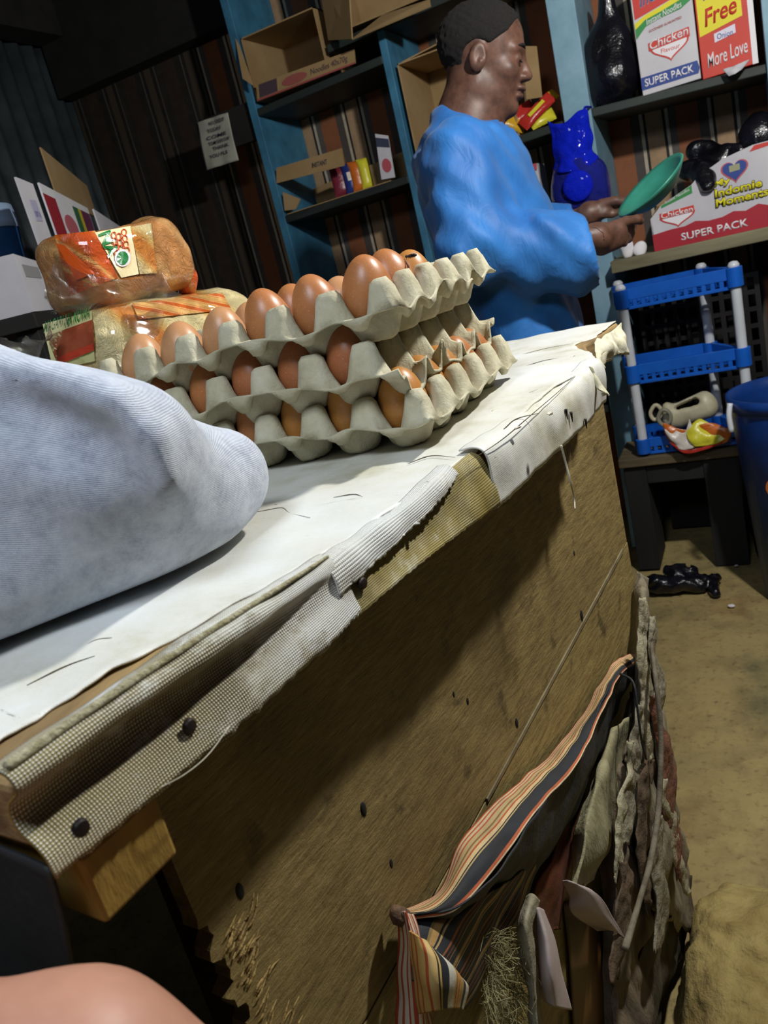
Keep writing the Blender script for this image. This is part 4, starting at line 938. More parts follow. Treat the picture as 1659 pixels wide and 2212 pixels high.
# the body is skinned once, then refined where it is bare: head and hands get a finer grid
def multi_skin(f, regions, name, material, parent):
    """one body from a coarse grid with finer grids over given boxes; joined and welded through a common surface"""
    bm_v, bm_f = [], []; base = 0
    lo, hi, res = regions[0]; P, F = skin(f, lo, hi, res)
    c = P[F].mean(1)
    for l, h, r in regions[1:]:
        inside = ((c > np.array(l) + .004) & (c < np.array(h) - .004)).all(1); F = F[~inside]; c = c[~inside]
    bm_v.append(P); bm_f.append(F); base = len(P)
    for l, h, r in regions[1:]:
        P2, F2 = skin(f, np.array(l) - 2 * r, np.array(h) + 2 * r, r); c2 = P2[F2].mean(1)
        on = ((c2 > np.array(l)) & (c2 < np.array(h))).all(1); bm_v.append(P2); bm_f.append(F2[on] + base); base += len(P2)
    V, F = np.concatenate(bm_v), np.concatenate(bm_f)
    used = np.unique(F); mp = -np.ones(len(V), int); mp[used] = np.arange(len(used))
    return pm(name, V[used], mp[F][:, ::-1], material, parent, True)
hc = np.array(HC)
handlo, handhi = mk(1262, 540, 1.75) - [.02, .12, .05], mk(1385, 430, 1.75) + [.03, .15, .05]
def bb_pts(pts, pad): a = np.array(pts); return a.min(0) - pad, a.max(0) + pad
hn = bb_pts([p for fg in HANDS['near']['fingers'] for p in fg] + [HANDS['near']['palm'][0][0]], .04)
hf = bb_pts([p for fg in HANDS['far']['fingers'] for p in fg] + [HANDS['far']['palm'][0][0]], .04)
hl, hh_ = np.minimum(hn[0], hf[0]), np.maximum(hn[1], hf[1])
multi_skin(fall, [(W(-.3, -.36, 0).min() * 0 + np.array([-.98, 1.45, -.02]), np.array([-.08, 2.35, 1.66]), .011), (hc - [.125, .125, .17], hc + [.15, .125, .15], .0036), (hl, hh_, .0034)], 'body', M_skin, man)
# cropped hair: a cap just outside the skull
def fhair(P):
    q = (P - np.array(HC)) @ HR.T / HS; d = fhead(P) - .0045 - .0012 * Wob(201)(P, 420)
    line = np.minimum(np.minimum(.050 - q[..., 0] - 1.25 * np.maximum(.055 - q[..., 2], 0) + np.maximum(q[..., 2] - .055, 0) * .55, q[..., 2] + .038 + .0 * q[..., 0]), .5)
    ear = np.sqrt((q[..., 0] + .012) ** 2 + (q[..., 2] + .004) ** 2) - .036
    front = np.where(q[..., 2] < .012, -.020 - q[..., 0], .5)
    return smax(smax(smax(d, -line, .006), -ear * (np.abs(q[..., 1]) > .05) - 1 * (np.abs(q[..., 1]) <= .05), .004), -front, .004)
sdf('hair', fhair, hc - [.13, .12, .10], hc + [.13, .12, .15], .0034, M_hair, man)
# eyelids' dark line and brow
M_brow = mat('dark_brow', '#0e0b0a', '#191311', 200, .9, .5, 500)
def HW(x, y, z): return np.array(HC) + HS * (HR.T @ np.array([x, y, z]))
for s in (-1, 1):
    tube('eyebrow', [HW(.089, s * .014, .027), HW(.086, s * .030, .032), HW(.074, s * .047, .027)], [.003, .0036, .0018], M_brow, man, 14, 6)
    tube('eyelash_line', [HW(.0845, s * .021, -.001), HW(.0872, s * .032, -.0035), HW(.0825, s * .044, -.001)], [.0008, .0013, .0008], M_brow, man, 14, 6)
M_lip = mat('lip_skin', '#4a2a26', '#5e3832', 90, .4, .1, 300)
# --- kaftan: torso, wide sleeves, skirt
def fkaf(P):
    q = tolocal(P); w = Wob(301); w2 = Wob(302)
    d = ell(q, (-.045, 0, 1.235), (.105, .185, .125))
    d = smin(d, cap(P, W(-.03, 0, 1.345), W(-.04, 0, 1.27), .066, .12), .04)
    d = smin(d, ell(q, (-.01, 0, 1.08), (.128, .175, .22)), .07)
    d = smin(d, ell(q, (.02, 0, .86), (.132, .19, .28)), .07)
    d = smin(d, ell(q, (.01, 0, .60), (.14, .21, .30)), .07)
    S, E, Wr = ARMS['near']
    d = smin(d, cap(P, S + [0, 0, -.01], E + [0, 0, .02], .078, .075), .035)
    d = smin(d, cap(P, E + [0, 0, .015], W(.165, -.18, 1.025), .072, .072), .03)
    d = smin(d, cap(P, W(.06, -.20, 1.00), W(.165, -.18, .995), .05, .045), .04)
    S, E, Wr = ARMS['far']
    d = smin(d, cap(P, S + [0, 0, -.01], E, .075, .07), .035); d = smin(d, cap(P, E, W(.165, .145, 1.075), .066, .055), .03)
    # folds: drag lines from shoulder to elbow, across the forearm, down the skirt
    a = q[..., 0] * .8 + q[..., 2] * .6
    d = d + .0075 * w(q * [1.0, .6, .45], 30) + .0045 * w2(q * [1, 1, .6], 66) + .0028 * np.sin(a * 95 + 5 * q[..., 1] * 8 + 2 * w(q, 12))
    # cut: neck opening, sleeve mouths, hem
    neck = -(cap(P, W(.030, 0, 1.318), W(.075, 0, 1.45), .050, .085))
    d = smax(d, neck, .004); d = smax(d, .34 - q[..., 2], .01)
    mouth = (q[..., 0] - .182) * .97 + (q[..., 2] - 1.03) * .05
    d = smax(d, np.where(q[..., 2] > .93, mouth, -1), .006)
    core = fbody(P) - .012
    return d
def fkaf_open(P):
    d = fkaf(P); q = tolocal(P)
    hol = np.minimum(cap(P, W(.10, -.185, 1.025), W(.25, -.175, 1.02), .050, .058), cap(P, W(.12, .145, 1.075), W(.25, .145, 1.08), .04, .044))
    return smax(d, -hol, .004)
sdf('kaftan', fkaf_open, (-.98, 1.45, .3), (-.1, 2.4, 1.45), .0075, M_kaf, man, 1)
# collar trim
nk = [W(-.012 + .062 * cos(a) * 1.0 + .012, .066 * sin(a), 1.335 - .02 * cos(a)) for a in np.linspace(0, 2 * pi, 14, endpoint=False)]
# --- green plate in his hands
M_plate = mat('green_enamel', '#3a8a76', '#2c7462', 8, .35, .15, 40)
pc = Vector(mk(1408, 405, 1.74)); ax = (Vector(mk(1470, 338, 1.72)) - Vector(mk(1346, 474, 1.76))).normalized()
view = Vector(ray(1408, 405)).normalized(); side = ax.cross(view).normalized(); nrm = (side * .965 + view * -.26).normalized(); nrm = (nrm - ax * nrm.dot(ax)).normalized(); b2 = nrm.cross(ax).normalized()
L_ = (Vector(mk(1470, 338, 1.72)) - Vector(mk(1346, 474, 1.76))).length / 2
prof = [(.0, -.018), (.55, -.018), (.72, -.008), (.9, .004), (1.0, .009), (1.02, .006), (.93, -.001), (.74, -.014), (.58, -.024), (.0, -.024)]
seg = 56; V = [pc + (ax * cos(2 * pi * j / seg) + b2 * sin(2 * pi * j / seg)) * (L_ * r) + nrm * z for r, z in prof for j in range(seg)]
F = [(i * seg + j, i * seg + (j + 1) % seg, (i + 1) * seg + (j + 1) % seg, (i + 1) * seg + j) for i in range(len(prof) - 1) for j in range(seg)]
pl = pm('plate', V, F, M_plate, None, True); tag(pl, "shallow green plate held on edge in the man's hands", 'plate')
# ================================================================== things on the counter
# ---- the customer leaning on the counter: one sleeve on the top, elbow towards the eggs; the other forearm bare beside the counter end
def knit():
    t = NT('pale_grey_jersey'); v = t.coords('Object'); uvw = t.coords('Object', (1, 1, 1), (radians(8), radians(-24), 0))
    t.color(t.ramp(t.noise(v, 60, 8, .8), [(.3, '#959cab'), (.5, '#bac1cd'), (.72, '#d0d6de')])); t.setb(Roughness=.95, Sheen_Weight=.25)
    rib = t.wave(uvw, 330, 'Z', 1.2, 2.0); n = t.bump(rib, .4, .0009); n = t.bump(t.noise(v, 900, 3, .7), .5, .0008, n)
    t.bump(t.noise(v, 18, 3), .25, .01, n); return t.m
M_knit = knit()
cust = thing('person', 'person in a pale grey sweatshirt leaning on the counter, bare forearm hanging beside it', 'person', (-.62, .16, .5))
EL = np.array([-.342, .425, .992]); EM = np.array([-.372, .360, 1.010]); A0 = np.array([-.450, .280, 1.026]); A1 = np.array([-.62, .16, 1.035]); A2 = np.array([-.72, .10, 1.15])
def fsw0(P):
    d = cap(P, EL, EM, .034, .046)
    d = smin(d, cap(P, EM, A0, .046, .060), .04)
    d = smin(d, cap(P, A0, A1, .060, .075), .04)
    u0, u1 = np.array(at(260, 992, d=.45)), np.array(at(-150, 935, d=.47))
    d = smin(d, cap(P, u0, u1, .044, .053), .035); d = smin(d, cap(P, u1, A2, .053, .085), .03)
    lo = np.minimum(cap(P, (-.336, .388, .981), (-.395, .280, .984), .027, .031), cap(P, (-.395, .280, .984), (-.55, .13, .99), .031, .04))
    return smin(d, lo, .035)
def on_loaf(f, px, py, d0, lift=.002):
    """first point of the volume f met along the sight line through a pixel"""
    r = np.array(ray(px, py)); t = np.linspace(d0 - .3, d0 + .3, 900); Q = CAM + t[:, None] * r; v = f(Q); k_ = np.argmax(v < lift)
    return Q[k_] if v[k_] < lift else CAM + d0 * r
RDG = [on_loaf(fsw0, *p_, .45) for p_ in ((10, 800), (110, 838), (235, 880), (320, 950), (352, 1040))]
GRV = [on_loaf(fsw0, *p_, .42) for p_ in ((20, 872), (95, 908), (190, 975), (265, 1070), (300, 1150))]
def chain(P, pts, rr): return np.minimum.reduce([cap(P, pts[i], pts[i + 1], rr[i], rr[i + 1]) for i in range(len(pts) - 1)])
def fsw(P):
    d = smin(fsw0(P), chain(P, RDG, (.004, .009, .009, .006, .002)), .028)
    d = smax(d, -chain(P, GRV, (.006, .012, .014, .010, .002)), .020)
    d = d + .0014 * Wob(401)(P, 26) + .0007 * Wob(402)(P, 60)
    return smax(d, .9545 - P[..., 2], .010)
sdf('sweatshirt_sleeve', fsw, (-.86, -.04, .94), (-.24, .56, 1.28), .0042, M_knit, cust, 2)
sdf('sweatshirt_body', lambda P: ell(P, (-.80, .0, .92), (.155, .18, .36)) + .003 * Wob(405)(P, 20), (-1.0, -.22, .5), (-.6, .22, 1.32), .012, M_knit, cust, 1)
M_skin2 = mat('light_brown_skin', '#ab7a63', '#b7866f', 30, .5, .06, 200, .001, Subsurface_Weight=.1, Subsurface_Scale=.01)
EB = np.array([-.43, .0, .885]); W0 = np.array(at(170, 2360, d=.26)); W1 = np.array(at(480, 2480, d=.265))
def farm(P):
    d = smin(cap(P, EB, np.array(at(-300, 2380, d=.26)), .046, .0345), cap(P, np.array(at(-300, 2380, d=.26)), W0, .0345, .032), .02)
    d = smin(d, cap(P, W0, W1, .032, .026), .02); d = smin(d, cap(P, EB, (-.70, -.02, 1.06), .046, .062), .03)
    # the hand hangs below the counter edge: palm and five curled fingers
    h0 = W1 + [.010, .004, -.030]; h1 = h0 + [.028, .004, -.058]; sd = np.array([.0, .92, .05])
    d = smin(d, np.minimum(cap(P, h0 - sd * .014, h1 - sd * .024, .017, .013), cap(P, h0 + sd * .012, h1 + sd * .024, .017, .013)), .022)
    for k_, (o_, L_) in enumerate(((-.030, .062), (-.010, .072), (.010, .068), (.030, .054))):
        p0 = h1 + sd * o_; p1 = p0 + np.array([.008, 0, -.42]) * L_ ; p2 = p1 + np.array([-.22, 0, -.32]) * L_; p3 = p2 + np.array([-.26, 0, -.12]) * L_
        f = np.minimum.reduce([cap(P, p0, p1, .0098, .0090), cap(P, p1, p2, .0090, .0084), cap(P, p2, p3, .0084, .0070)]); d = smin(d, f, .005)
    t0 = h0 - sd * .022; t1 = t0 + np.array([.002, -.030, -.028]); t2 = t1 + np.array([.006, -.008, -.026])
    return smin(d, np.minimum(cap(P, t0, t1, .0125, .0105), cap(P, t1, t2, .0105, .0085)), .008)
sdf('bare_forearm', farm, (-.78, -.10, .62), (-.08, .22, 1.16), .0046, M_skin2, cust, 1)
# ---- bread in printed plastic bags
M_clear = NT('clear_film'); _t = M_clear; _v = _t.coords('Object')
_tr = _t.add('ShaderNodeBsdfTransparent'); _gl = _t.add('ShaderNodeBsdfGlossy'); _gl.inputs['Roughness'].default_value = .12
_tr.inputs[0].default_value = (.99, .98, .96, 1); _lw = _t.add('ShaderNodeLayerWeight'); _lw.inputs[0].default_value = .25
_mx = _t.add('ShaderNodeMixShader'); _bp = _t.add('ShaderNodeBump'); _bp.inputs['Strength'].default_value = 1.0; _bp.inputs['Distance'].default_value = .012
_t.link(_t.noise(_v, 55, 7, .75, 1.5), _bp.inputs['Height']); _t.link(_bp.outputs[0], _gl.inputs['Normal']); _t.link(_bp.outputs[0], _lw.inputs['Normal'])
_t.link(_t.math('ADD', _t.math('MULTIPLY', _lw.outputs['Fresnel'], .42), .025), _mx.inputs[0]); _t.link(_tr.outputs[0], _mx.inputs[1]); _t.link(_gl.outputs[0], _mx.inputs[2])
_t.link(_mx.outputs[0], _t.n['Material Output'].inputs['Surface']); M_clear = M_clear.m
def more_shine(m_):
    c = m_.copy(); c.name = 'crumpled_film'
    for n_ in c.node_tree.nodes:
        if n_.type == 'MATH' and n_.operation == 'MULTIPLY': n_.inputs[1].default_value = .85
        if n_.type == 'MATH' and n_.operation == 'ADD': n_.inputs[1].default_value = .10
    return c
M_clear2 = more_shine(M_clear)
M_crust = mat('bread_crust', '#8a4a1e', '#c08448', 14, .6, .3, 80)
def film(name, stops, scale, rough=.2, stretch=(1, 1, 1), wavy=2.2):
    t = NT(name); v = t.coords('Object', stretch); t.color(t.ramp(t.wave(v, scale, 'DIAGONAL', wavy, 1.5), stops)); t.setb(Roughness=rough, Coat_Weight=.8, Coat_Roughness=.06)
    t.bump(t.noise(t.coords('Object'), 42, 6, .7, 1.2), 1.0, .012); return t.m
M_film_o = film('orange_printed_film', [(.1, '#d8561c'), (.45, '#e0702a'), (.6, '#f0b468'), (.85, '#d9601f')], 7)
M_film_c = film('cream_printed_film', [(.2, '#ecd9a0'), (.55, '#e6cf94'), (.8, '#e9b868'), (.95, '#e08a3a')], 5)
M_film_s = film('orange_striped_film', [(.25, '#eab566'), (.45, '#e07a28'), (.62, '#f0c880'), (.85, '#d9661e')], 16, .2, (1, 1, 3.2), .6)
M_film_b = film('film_over_bread', [(.2, '#b8763c'), (.5, '#d9a566'), (.8, '#c88a4e')], 4)
P_or, P_gr, P_cr, P_rd = (mat('ink_' + c.strip('#'), c, c, rough=.25, bump=.3, bscale=60) for c in ('#dd5a1e', '#1f7a3c', '#ecdcae', '#b8402a'))
DB = .86     # distance of the loaves from the camera
def bl_(px, py, d=DB): return np.array(at(px, py, d=d))
# lower, long loaf lying behind the eggs
lb = thing('bread_loaf', 'long loaf in a cream and orange printed bag lying behind the egg trays', 'bread', bl_(300, 800))
La, Lb = bl_(160, 730, .80), bl_(505, 705, 1.02); La[2] = 1.040; Lb[2] = 1.040
ld = (Lb - La) / np.linalg.norm(Lb - La); ls = np.cross(ld, [0, 0, 1]); ls /= np.linalg.norm(ls)
Rl = np.stack([ld, ls, [0, 0, 1]], 1); LC = (La + Lb) / 2; Lh = np.linalg.norm(Lb - La) / 2
def fl_(P):
    w = .003 * Wob(501)(P, 40) + .002 * np.abs(Wob(502)(P, 90))
    d = rbox(P, LC, (Lh + .0, .060, .085), .045, Rl)
    return smax(d + w, .956 - P[..., 2], .006)
sdf('wrapped_loaf', fl_, LC - [.3, .3, .12], LC + [.3, .3, .13], .005, M_film_c, lb, 1)
def patch(name, f, corners, d0, material, parent, nu=24, nv=16, lift=.002):
    """a printed area lying on a wrapped loaf: pixel corners tl, tr, br, bl"""
    tl, tr, br, bl2 = (np.array(c, float) for c in corners); rows = []
    for j in range(nv):
        v = j / (nv - 1); rows.append([on_loaf(f, *((tl + (tr - tl) * u) * (1 - v) + (bl2 + (br - bl2) * u) * v), d0, lift) for u in np.linspace(0, 1, nu)])
    G = np.array(rows); idx = np.arange(nu * nv).reshape(nv, nu); o = pm(name, G.reshape(-1, 3), quadF(idx), material, parent, True); return o
def wraptext(name, s, f, o_px, ex_px, ey_px, d0, material, parent, lift=.003, bold=.02, shear=0):
    """lettering pressed onto a wrapped loaf"""
    o = text(name, s, (0, 0, 0), (1, 0, 0), (0, 1, 0), 1, 1, material, parent, 0, bold, shear); o.modifiers.clear(); me = o.data
    bm = bmesh.new(); bm.from_mesh(me); bmesh.ops.triangulate(bm, faces=bm.faces); bmesh.ops.subdivide_edges(bm, edges=[e for e in bm.edges if e.calc_length() > .08], cuts=2); bm.to_mesh(me); bm.free()
    O, X_, Y_ = (np.array(a, float) for a in (o_px, ex_px, ey_px))
    for v_ in me.vertices:
        p = O + X_ * v_.co.x + Y_ * v_.co.y; v_.co = on_loaf(f, p[0], p[1], d0, lift)
    me.update(); return o
patch('label_panel', fl_, ((92, 700), (198, 672), (205, 780), (115, 800)), .85, mat('label_green_cream', '#d8d09a', '#b8b878', 12, .3, .3, 60), lb)
patch('red_panel', fl_, ((100, 726), (200, 690), (204, 752), (122, 782)), .85, mat('label_red', '#8a3a24', '#a8583a', 20, .3, .3, 60), lb, lift=.0028)
patch('red_stripe', fl_, ((122, 772), (200, 742), (204, 756), (128, 788)), .85, P_rd, lb, lift=.0034)
wraptext('lettering', 'MAGARI NA KOWA', fl_, (94, 720), (98, -34), (4, -26), .85, P_gr, lb, .0036, .01)
patch('striped_top', fl_, ((285, 655), (480, 632), (500, 668), (300, 690)), .95, M_film_s, lb, 30, 14, .002)
def crumple(name, rows, parent, seed, noise=.006, m_=None): return sheet(name, rows, m_ or M_clear, parent, 44, 34, .0006, noise, 70, seed, .004)
crumple('bag_end', [[bl_(200, 668, .83), bl_(240, 690, .82), bl_(262, 720, .80), bl_(250, 760, .80)], [bl_(222, 662, .84), bl_(270, 680, .81), bl_(300, 700, .80), bl_(290, 760, .80)], [bl_(260, 652, .86), bl_(320, 668, .84), bl_(350, 680, .83), bl_(330, 720, .82)]], lb, 61)
crumple('bag_end', [[bl_(118, 700, .79), bl_(112, 740, .79), bl_(112, 770, .79), bl_(118, 800, .79)], [bl_(70, 730, .82), bl_(50, 735, .82), bl_(20, 730, .84), bl_(-20, 735, .86)], [bl_(75, 760, .81), bl_(50, 765, .81), bl_(20, 755, .83), bl_(-20, 760, .85)], [bl_(85, 795, .81), bl_(55, 800, .81), bl_(20, 790, .83), bl_(-20, 790, .85)]], lb, 62, .008, M_clear2)
# upper loaf, resting on the lower one
ub = thing('bread_loaf', 'loaf in a glossy orange printed bag resting on top of the long loaf', 'bread', bl_(260, 650))
Ua, Ub = bl_(150, 590, .86), bl_(345, 562, .96); UC = (Ua + Ub) / 2; UC[2] += -.0; 
ud = (Ub - Ua); ud[2] *= .0; ud /= np.linalg.norm(ud); us_ = np.cross(ud, [0, 0, 1]); Ru = np.stack([ud, us_, [0, 0, 1]], 1)
UH = (fl_, )
def fu_(P):
    w = .004 * Wob(511)(P, 34) + .0025 * np.abs(Wob(512)(P, 80))
    d = rbox(P, UC, (.076, .050, .041), .022, Ru)
    d = smin(d, cap(P, np.array(at(325, 505, d=.95)), np.array(at(350, 570, d=.95)), .012, .02), .03)
    return d + w
sdf('wrapped_loaf', fu_, UC - [.2, .2, .12], UC + [.2, .2, .12], .0045, M_film_b, ub, 1)
patch('orange_panel', fu_, ((118, 508), (205, 498), (255, 600), (150, 640)), .88, M_film_o, ub, 24, 20, .0018)
patch('cream_panel', fu_, ((205, 502), (282, 488), (300, 592), (262, 600)), .9, P_cr, ub)
patch('cream_panel', fu_, ((282, 490), (326, 482), (340, 590), (302, 592)), .93, M_film_c, ub, lift=.0024)
wraptext('lettering', 'NA', fu_, (212, 506), (22, 52), (26, -10), .9, P_gr, ub, .0034, .03)
for r_ in range(4):
    for c_ in range(3):
        x, y = 246 + c_ * 11 + r_ * 2.2, 508 + r_ * 13 - c_ * 3 + (6 if c_ % 2 else 0)
        pts = [(x + 5.2 * cos(a) * (1 if abs(cos(a)) < 2 else 1), y + 7 * sin(a)) for a in np.linspace(0, 2 * pi, 10, endpoint=False)]
        tube('leaf_print', [on_loaf(fu_, px, py, .9, .003) for px, py in pts], .0006, P_or, ub, 20, 5, True, True)
def oval(name, cx_, cy_, rx, ry, m_, lift):
    V = [on_loaf(fu_, cx_, cy_, .9, lift)] + [on_loaf(fu_, cx_ + rx * cos(a), cy_ + ry * sin(a), .9, lift) for a in np.linspace(0, 2 * pi, 24, endpoint=False)]
    return pm(name, V, [(0, 1 + i, 1 + (i + 1) % 24) for i in range(24)], m_, ub, True)
oval('round_badge', 265, 557, 17, 19, C_wht, .0036); oval('round_badge', 265, 557, 12.5, 14.5, P_gr, .0044)
patch('orange_fold', fu_, ((120, 525), (140, 530), (205, 590), (165, 605)), .86, P_or, ub, lift=.0036)
crumple('bag_end', [[bl_(328, 482, .95), bl_(352, 500, .95), bl_(375, 540, .95), bl_(372, 590, .94)], [bl_(338, 478, .97), bl_(368, 505, .97), bl_(392, 545, .96), bl_(398, 600, .95)], [bl_(345, 480, .98), bl_(375, 510, .98), bl_(400, 560, .97), bl_(418, 605, .96)], [bl_(340, 560, .95), bl_(365, 590, .94), bl_(390, 610, .94), bl_(405, 635, .95)]], ub, 63, .008, M_clear2)
crumple('bag_end', [[bl_(395, 562, .96), bl_(405, 570, .955), bl_(412, 585, .95)], [bl_(398, 590, .95), bl_(410, 600, .945), bl_(420, 608, .95)], [bl_(388, 636, .96), bl_(398, 636, .955), bl_(408, 632, .96)]], ub, 66, .005, M_film_o)
for k_, pts in enumerate((((318, 484), (330, 520), (342, 560), (352, 604)), ((345, 486), (352, 500), (362, 516)), ((352, 560), (360, 580), (372, 600)))):
    crumple('orange_print', [[bl_(x - 7, y, .935) for x, y in pts], [bl_(x + 1, y + 3, .93) for x, y in pts], [bl_(x + 9, y, .935) for x, y in pts]], ub, 70 + k_, .003, P_or)
crumple('bag_skirt', [[bl_(112, 545, .82), bl_(180, 590, .81), bl_(260, 610, .82), bl_(340, 590, .88)], [bl_(105, 610, .82), bl_(180, 630, .81), bl_(270, 635, .82), bl_(370, 620, .89)], [bl_(98, 680, .83), bl_(150, 670, .82), bl_(230, 655, .83), bl_(390, 640, .90)]], ub, 64, .006)
for dx, m_ in ((0, M_crust),): patch('bread_crust', fu_, ((130, 610), (250, 608), (245, 650), (135, 662)), .87, m_, ub, lift=.0016)
# ================================================================== stool, rack, bucket and litter beyond the counter end
st = thing('stool', 'dark rough wooden stool under the blue plastic rack', 'stool', (-.28, 2.55, 0))
zs = .375
tlq = [at(1340, 982, z=zs), at(1600, 948, z=zs)]
x0s, x1s = tlq[0].x, tlq[1].x; ys0 = min(tlq[0].y, tlq[1].y) - .0
ys0 = 2.382
M_stool = mat('grimy_stool_wood', '#7a6a4a', '#4c4230', 14, .8, .4, 60, stretch=(.2, 1, 1))
box('seat', (x0s, ys0, zs - .028), (x1s, ys0 + .198, zs), M_stool, st, bev=.004)
M_st2 = mat('soot_black_wood', '#1d1d1e', '#121213', 14, .8, .4, 60, stretch=(1, 1, .2))
box('leg', (x0s + .01, ys0 + .015, 0), (x0s + .075, ys0 + .19, zs - .028), M_st2, st)
box('leg', (x1s - .105, ys0 + .015, 0), (x1s - .01, ys0 + .19, zs - .028), M_st2, st)
box('apron', (x0s + .075, ys0 + .02, zs - .09), (x1s - .105, ys0 + .045, zs - .028), M_st2, st)
# ---- three tier plastic rack
M_bp = mat('blue_plastic', '#1762c8', '#1254b4', 10, .35, .08, 60); M_wp = mat('white_plastic', '#d4d8de', '#c2c6cc', 10, .35, .08, 60)
rk = thing('storage_rack', 'blue plastic storage rack with white posts standing on the stool', 'rack', (-.25, 2.45, zs))
Yr, Yk = 2.40, 2.565
lf, rf = at(1339, 635, y=Yr), at(1580, 566, y=Yr); xl, xr = lf.x + .003, rf.x + .004
xl2, xr2 = xl - .03, xr - .09
for x, y in ((xl, Yr), (xr, Yr), (xl2, Yk), (xr2, Yk)):
    po = tube('post', [(x, y, zs + .01), (x, y, .60), (x, y, .873)], .0135, M_wp, rk, 12, 16)
    lathe('post_cap', (x, y, .868), [(.015, 0), (.015, .008), (.010, .016), (.0005, .018)], M_wp, po, 16)
def tier(z, h, lab):
    c = [(xl, Yr), (xr, Yr), (xr2, Yk), (xl2, Yk)]; bm = bmesh.new()
    def rail(a, b, z0, z1, t=.012):
        a, b = Vector((*a, 0)), Vector((*b, 0)); d = (b - a).normalized(); n_ = Vector((-d.y, d.x, 0)) * t / 2; lo, hi = Vector((0, 0, z0)), Vector((0, 0, z1))
        add_hull8(bm, [a - n_ + lo, b - n_ + lo, b + n_ + lo, a + n_ + lo, a - n_ + hi, b - n_ + hi, b + n_ + hi, a + n_ + hi])
    for i in range(4):
        a, b = Vector(c[i]), Vector(c[(i + 1) % 4])
        rail(a, b, z + h * .45, z + h); rail(a, b, z, z + h * .16)
        m_ = 13 if i % 2 == 0 else 8
        for q in range(m_): p = a.lerp(b, (q + .5) / m_); rail(p - (b - a).normalized() * .006, p + (b - a).normalized() * .006, z + h * .1, z + h * .5, .010)
        bmesh.ops.create_cone(bm, cap_ends=True, segments=20, radius1=.021, radius2=.021, depth=h * .9, matrix=Matrix.Translation((*c[i], z + h * .55)))
    for q in range(12):
        f_ = (q + .5) / 12; a = Vector(c[0]).lerp(Vector(c[1]), f_); b = Vector(c[3]).lerp(Vector(c[2]), f_); rail(a, b, z + .002, z + .006, .008)
    for q in range(3):
        f_ = (q + .5) / 3; a = Vector(c[0]).lerp(Vector(c[3]), f_); b = Vector(c[1]).lerp(Vector(c[2]), f_); rail(a, b, z + .001, z + .005, .012)
    return bevel(bo(lab, bm, M_bp, rk), .0015, 1)
tier(.812, .058, 'tier'); tier(.595, .058, 'tier'); tier(zs + .004, .05, 'tier')
# black crate leaning behind the rack posts
crate = thing('crate', 'black slatted plastic crate seen through the rack', 'crate', (-.2, 2.75, .4))
M_blk = mat('black_plastic', '#141313', '#1e1b1b', 10, .5, .1, 60)
bm = bmesh.new(); cx0, cx1, cz0, cz1, yc = -.36, -.02, zs + .015, .80, 2.72
for z in np.linspace(cz0, cz1, 9): add_box(bm, (cx0, yc, z), (cx1, yc + .006, z + .014))
for x in np.linspace(cx0, cx1, 11): add_box(bm, (x - .007, yc - .001, cz0), (x + .007, yc + .007, cz1 + .014))
bo('slatted_wall', bm, M_blk, crate)
box('side_wall', (cx0 - .007, yc, cz0), (cx0 + .003, 2.885, cz1), M_blk, crate); box('side_wall', (cx1 - .003, yc, cz0), (cx1 + .007, 2.885, cz1), M_blk, crate)
box('back_wall', (cx0, 2.875, cz0), (cx1, 2.885, cz1), M_blk, crate)
tube('crate_base', [(cx0, 2.8, cz0 - .005), (cx1, 2.8, cz0 - .005)], .01, M_blk, crate, 4, 8)
tbx = thing('crate', 'dark box under the slatted crate behind the stool', 'box', (-.19, 2.82, 0)); box('box_body', (cx0, 2.73, 0), (cx1, 2.885, cz0 - .016), M_dark, tbx)
# ---- cream plastic jug and coil on the bottom tier
M_cream = mat('cream_plastic', '#c9c2a4', '#aaa285', 20, .45, .2, 60)
jy = Yr - .005
jg = thing('jug', 'cream plastic jug lying on the bottom tier with its handle hole showing', 'jug', at(1490, 900, y=jy))
def J(px, py, dy=0): return np.array(at(px, py, y=jy + dy))
def fj(P):
    d = smin(cap(P, J(1452, 905, .05), J(1525, 880, .05), .028, .034), cap(P, J(1455, 890, .05), J(1520, 860, .05), .016, .018), .03)
    d = smin(d, cap(P, J(1440, 878, .05), J(1470, 908, .05), .012, .018), .02)
    return smax(d, -cap(P, J(1462, 883, .0), J(1500, 868, .0), .014, .018) if False else -np.maximum(cap(P, J(1464, 882, .05) * [1, 1, 1], J(1502, 868, .05), .011, .014) - .002 - 10 * 0, -1), .006) if False else smax(d, -np.minimum.reduce([cap(P, J(1464, 882, k_), J(1503, 868, k_), .010, .013) for k_ in (-.0, .02, .04, .06, .08, .1)]), .006)
j0 = J(1487, 886, .05); sdf('jug_body', fj, j0 - [.11, .07, .09], j0 + [.11, .07, .09], .0038, M_cream, jg)
tube('spout_ring', [J(1412, 878, .02), J(1405, 893, .02), J(1412, 906, .02), J(1424, 902, .02), J(1428, 886, .02), J(1420, 876, .02)], .006, M_cream, jg, 40, 8, True, True)
tube('spout_ring', [J(1428, 888, .01), J(1422, 905, .01), J(1432, 918, .01), J(1446, 912, .01), J(1448, 896, .01), J(1438, 886, .01)], .006, mat('grey_plastic_ring', '#8f8b7c', '#77735f', 20, .5, .2), jg, 40, 8, True, True)
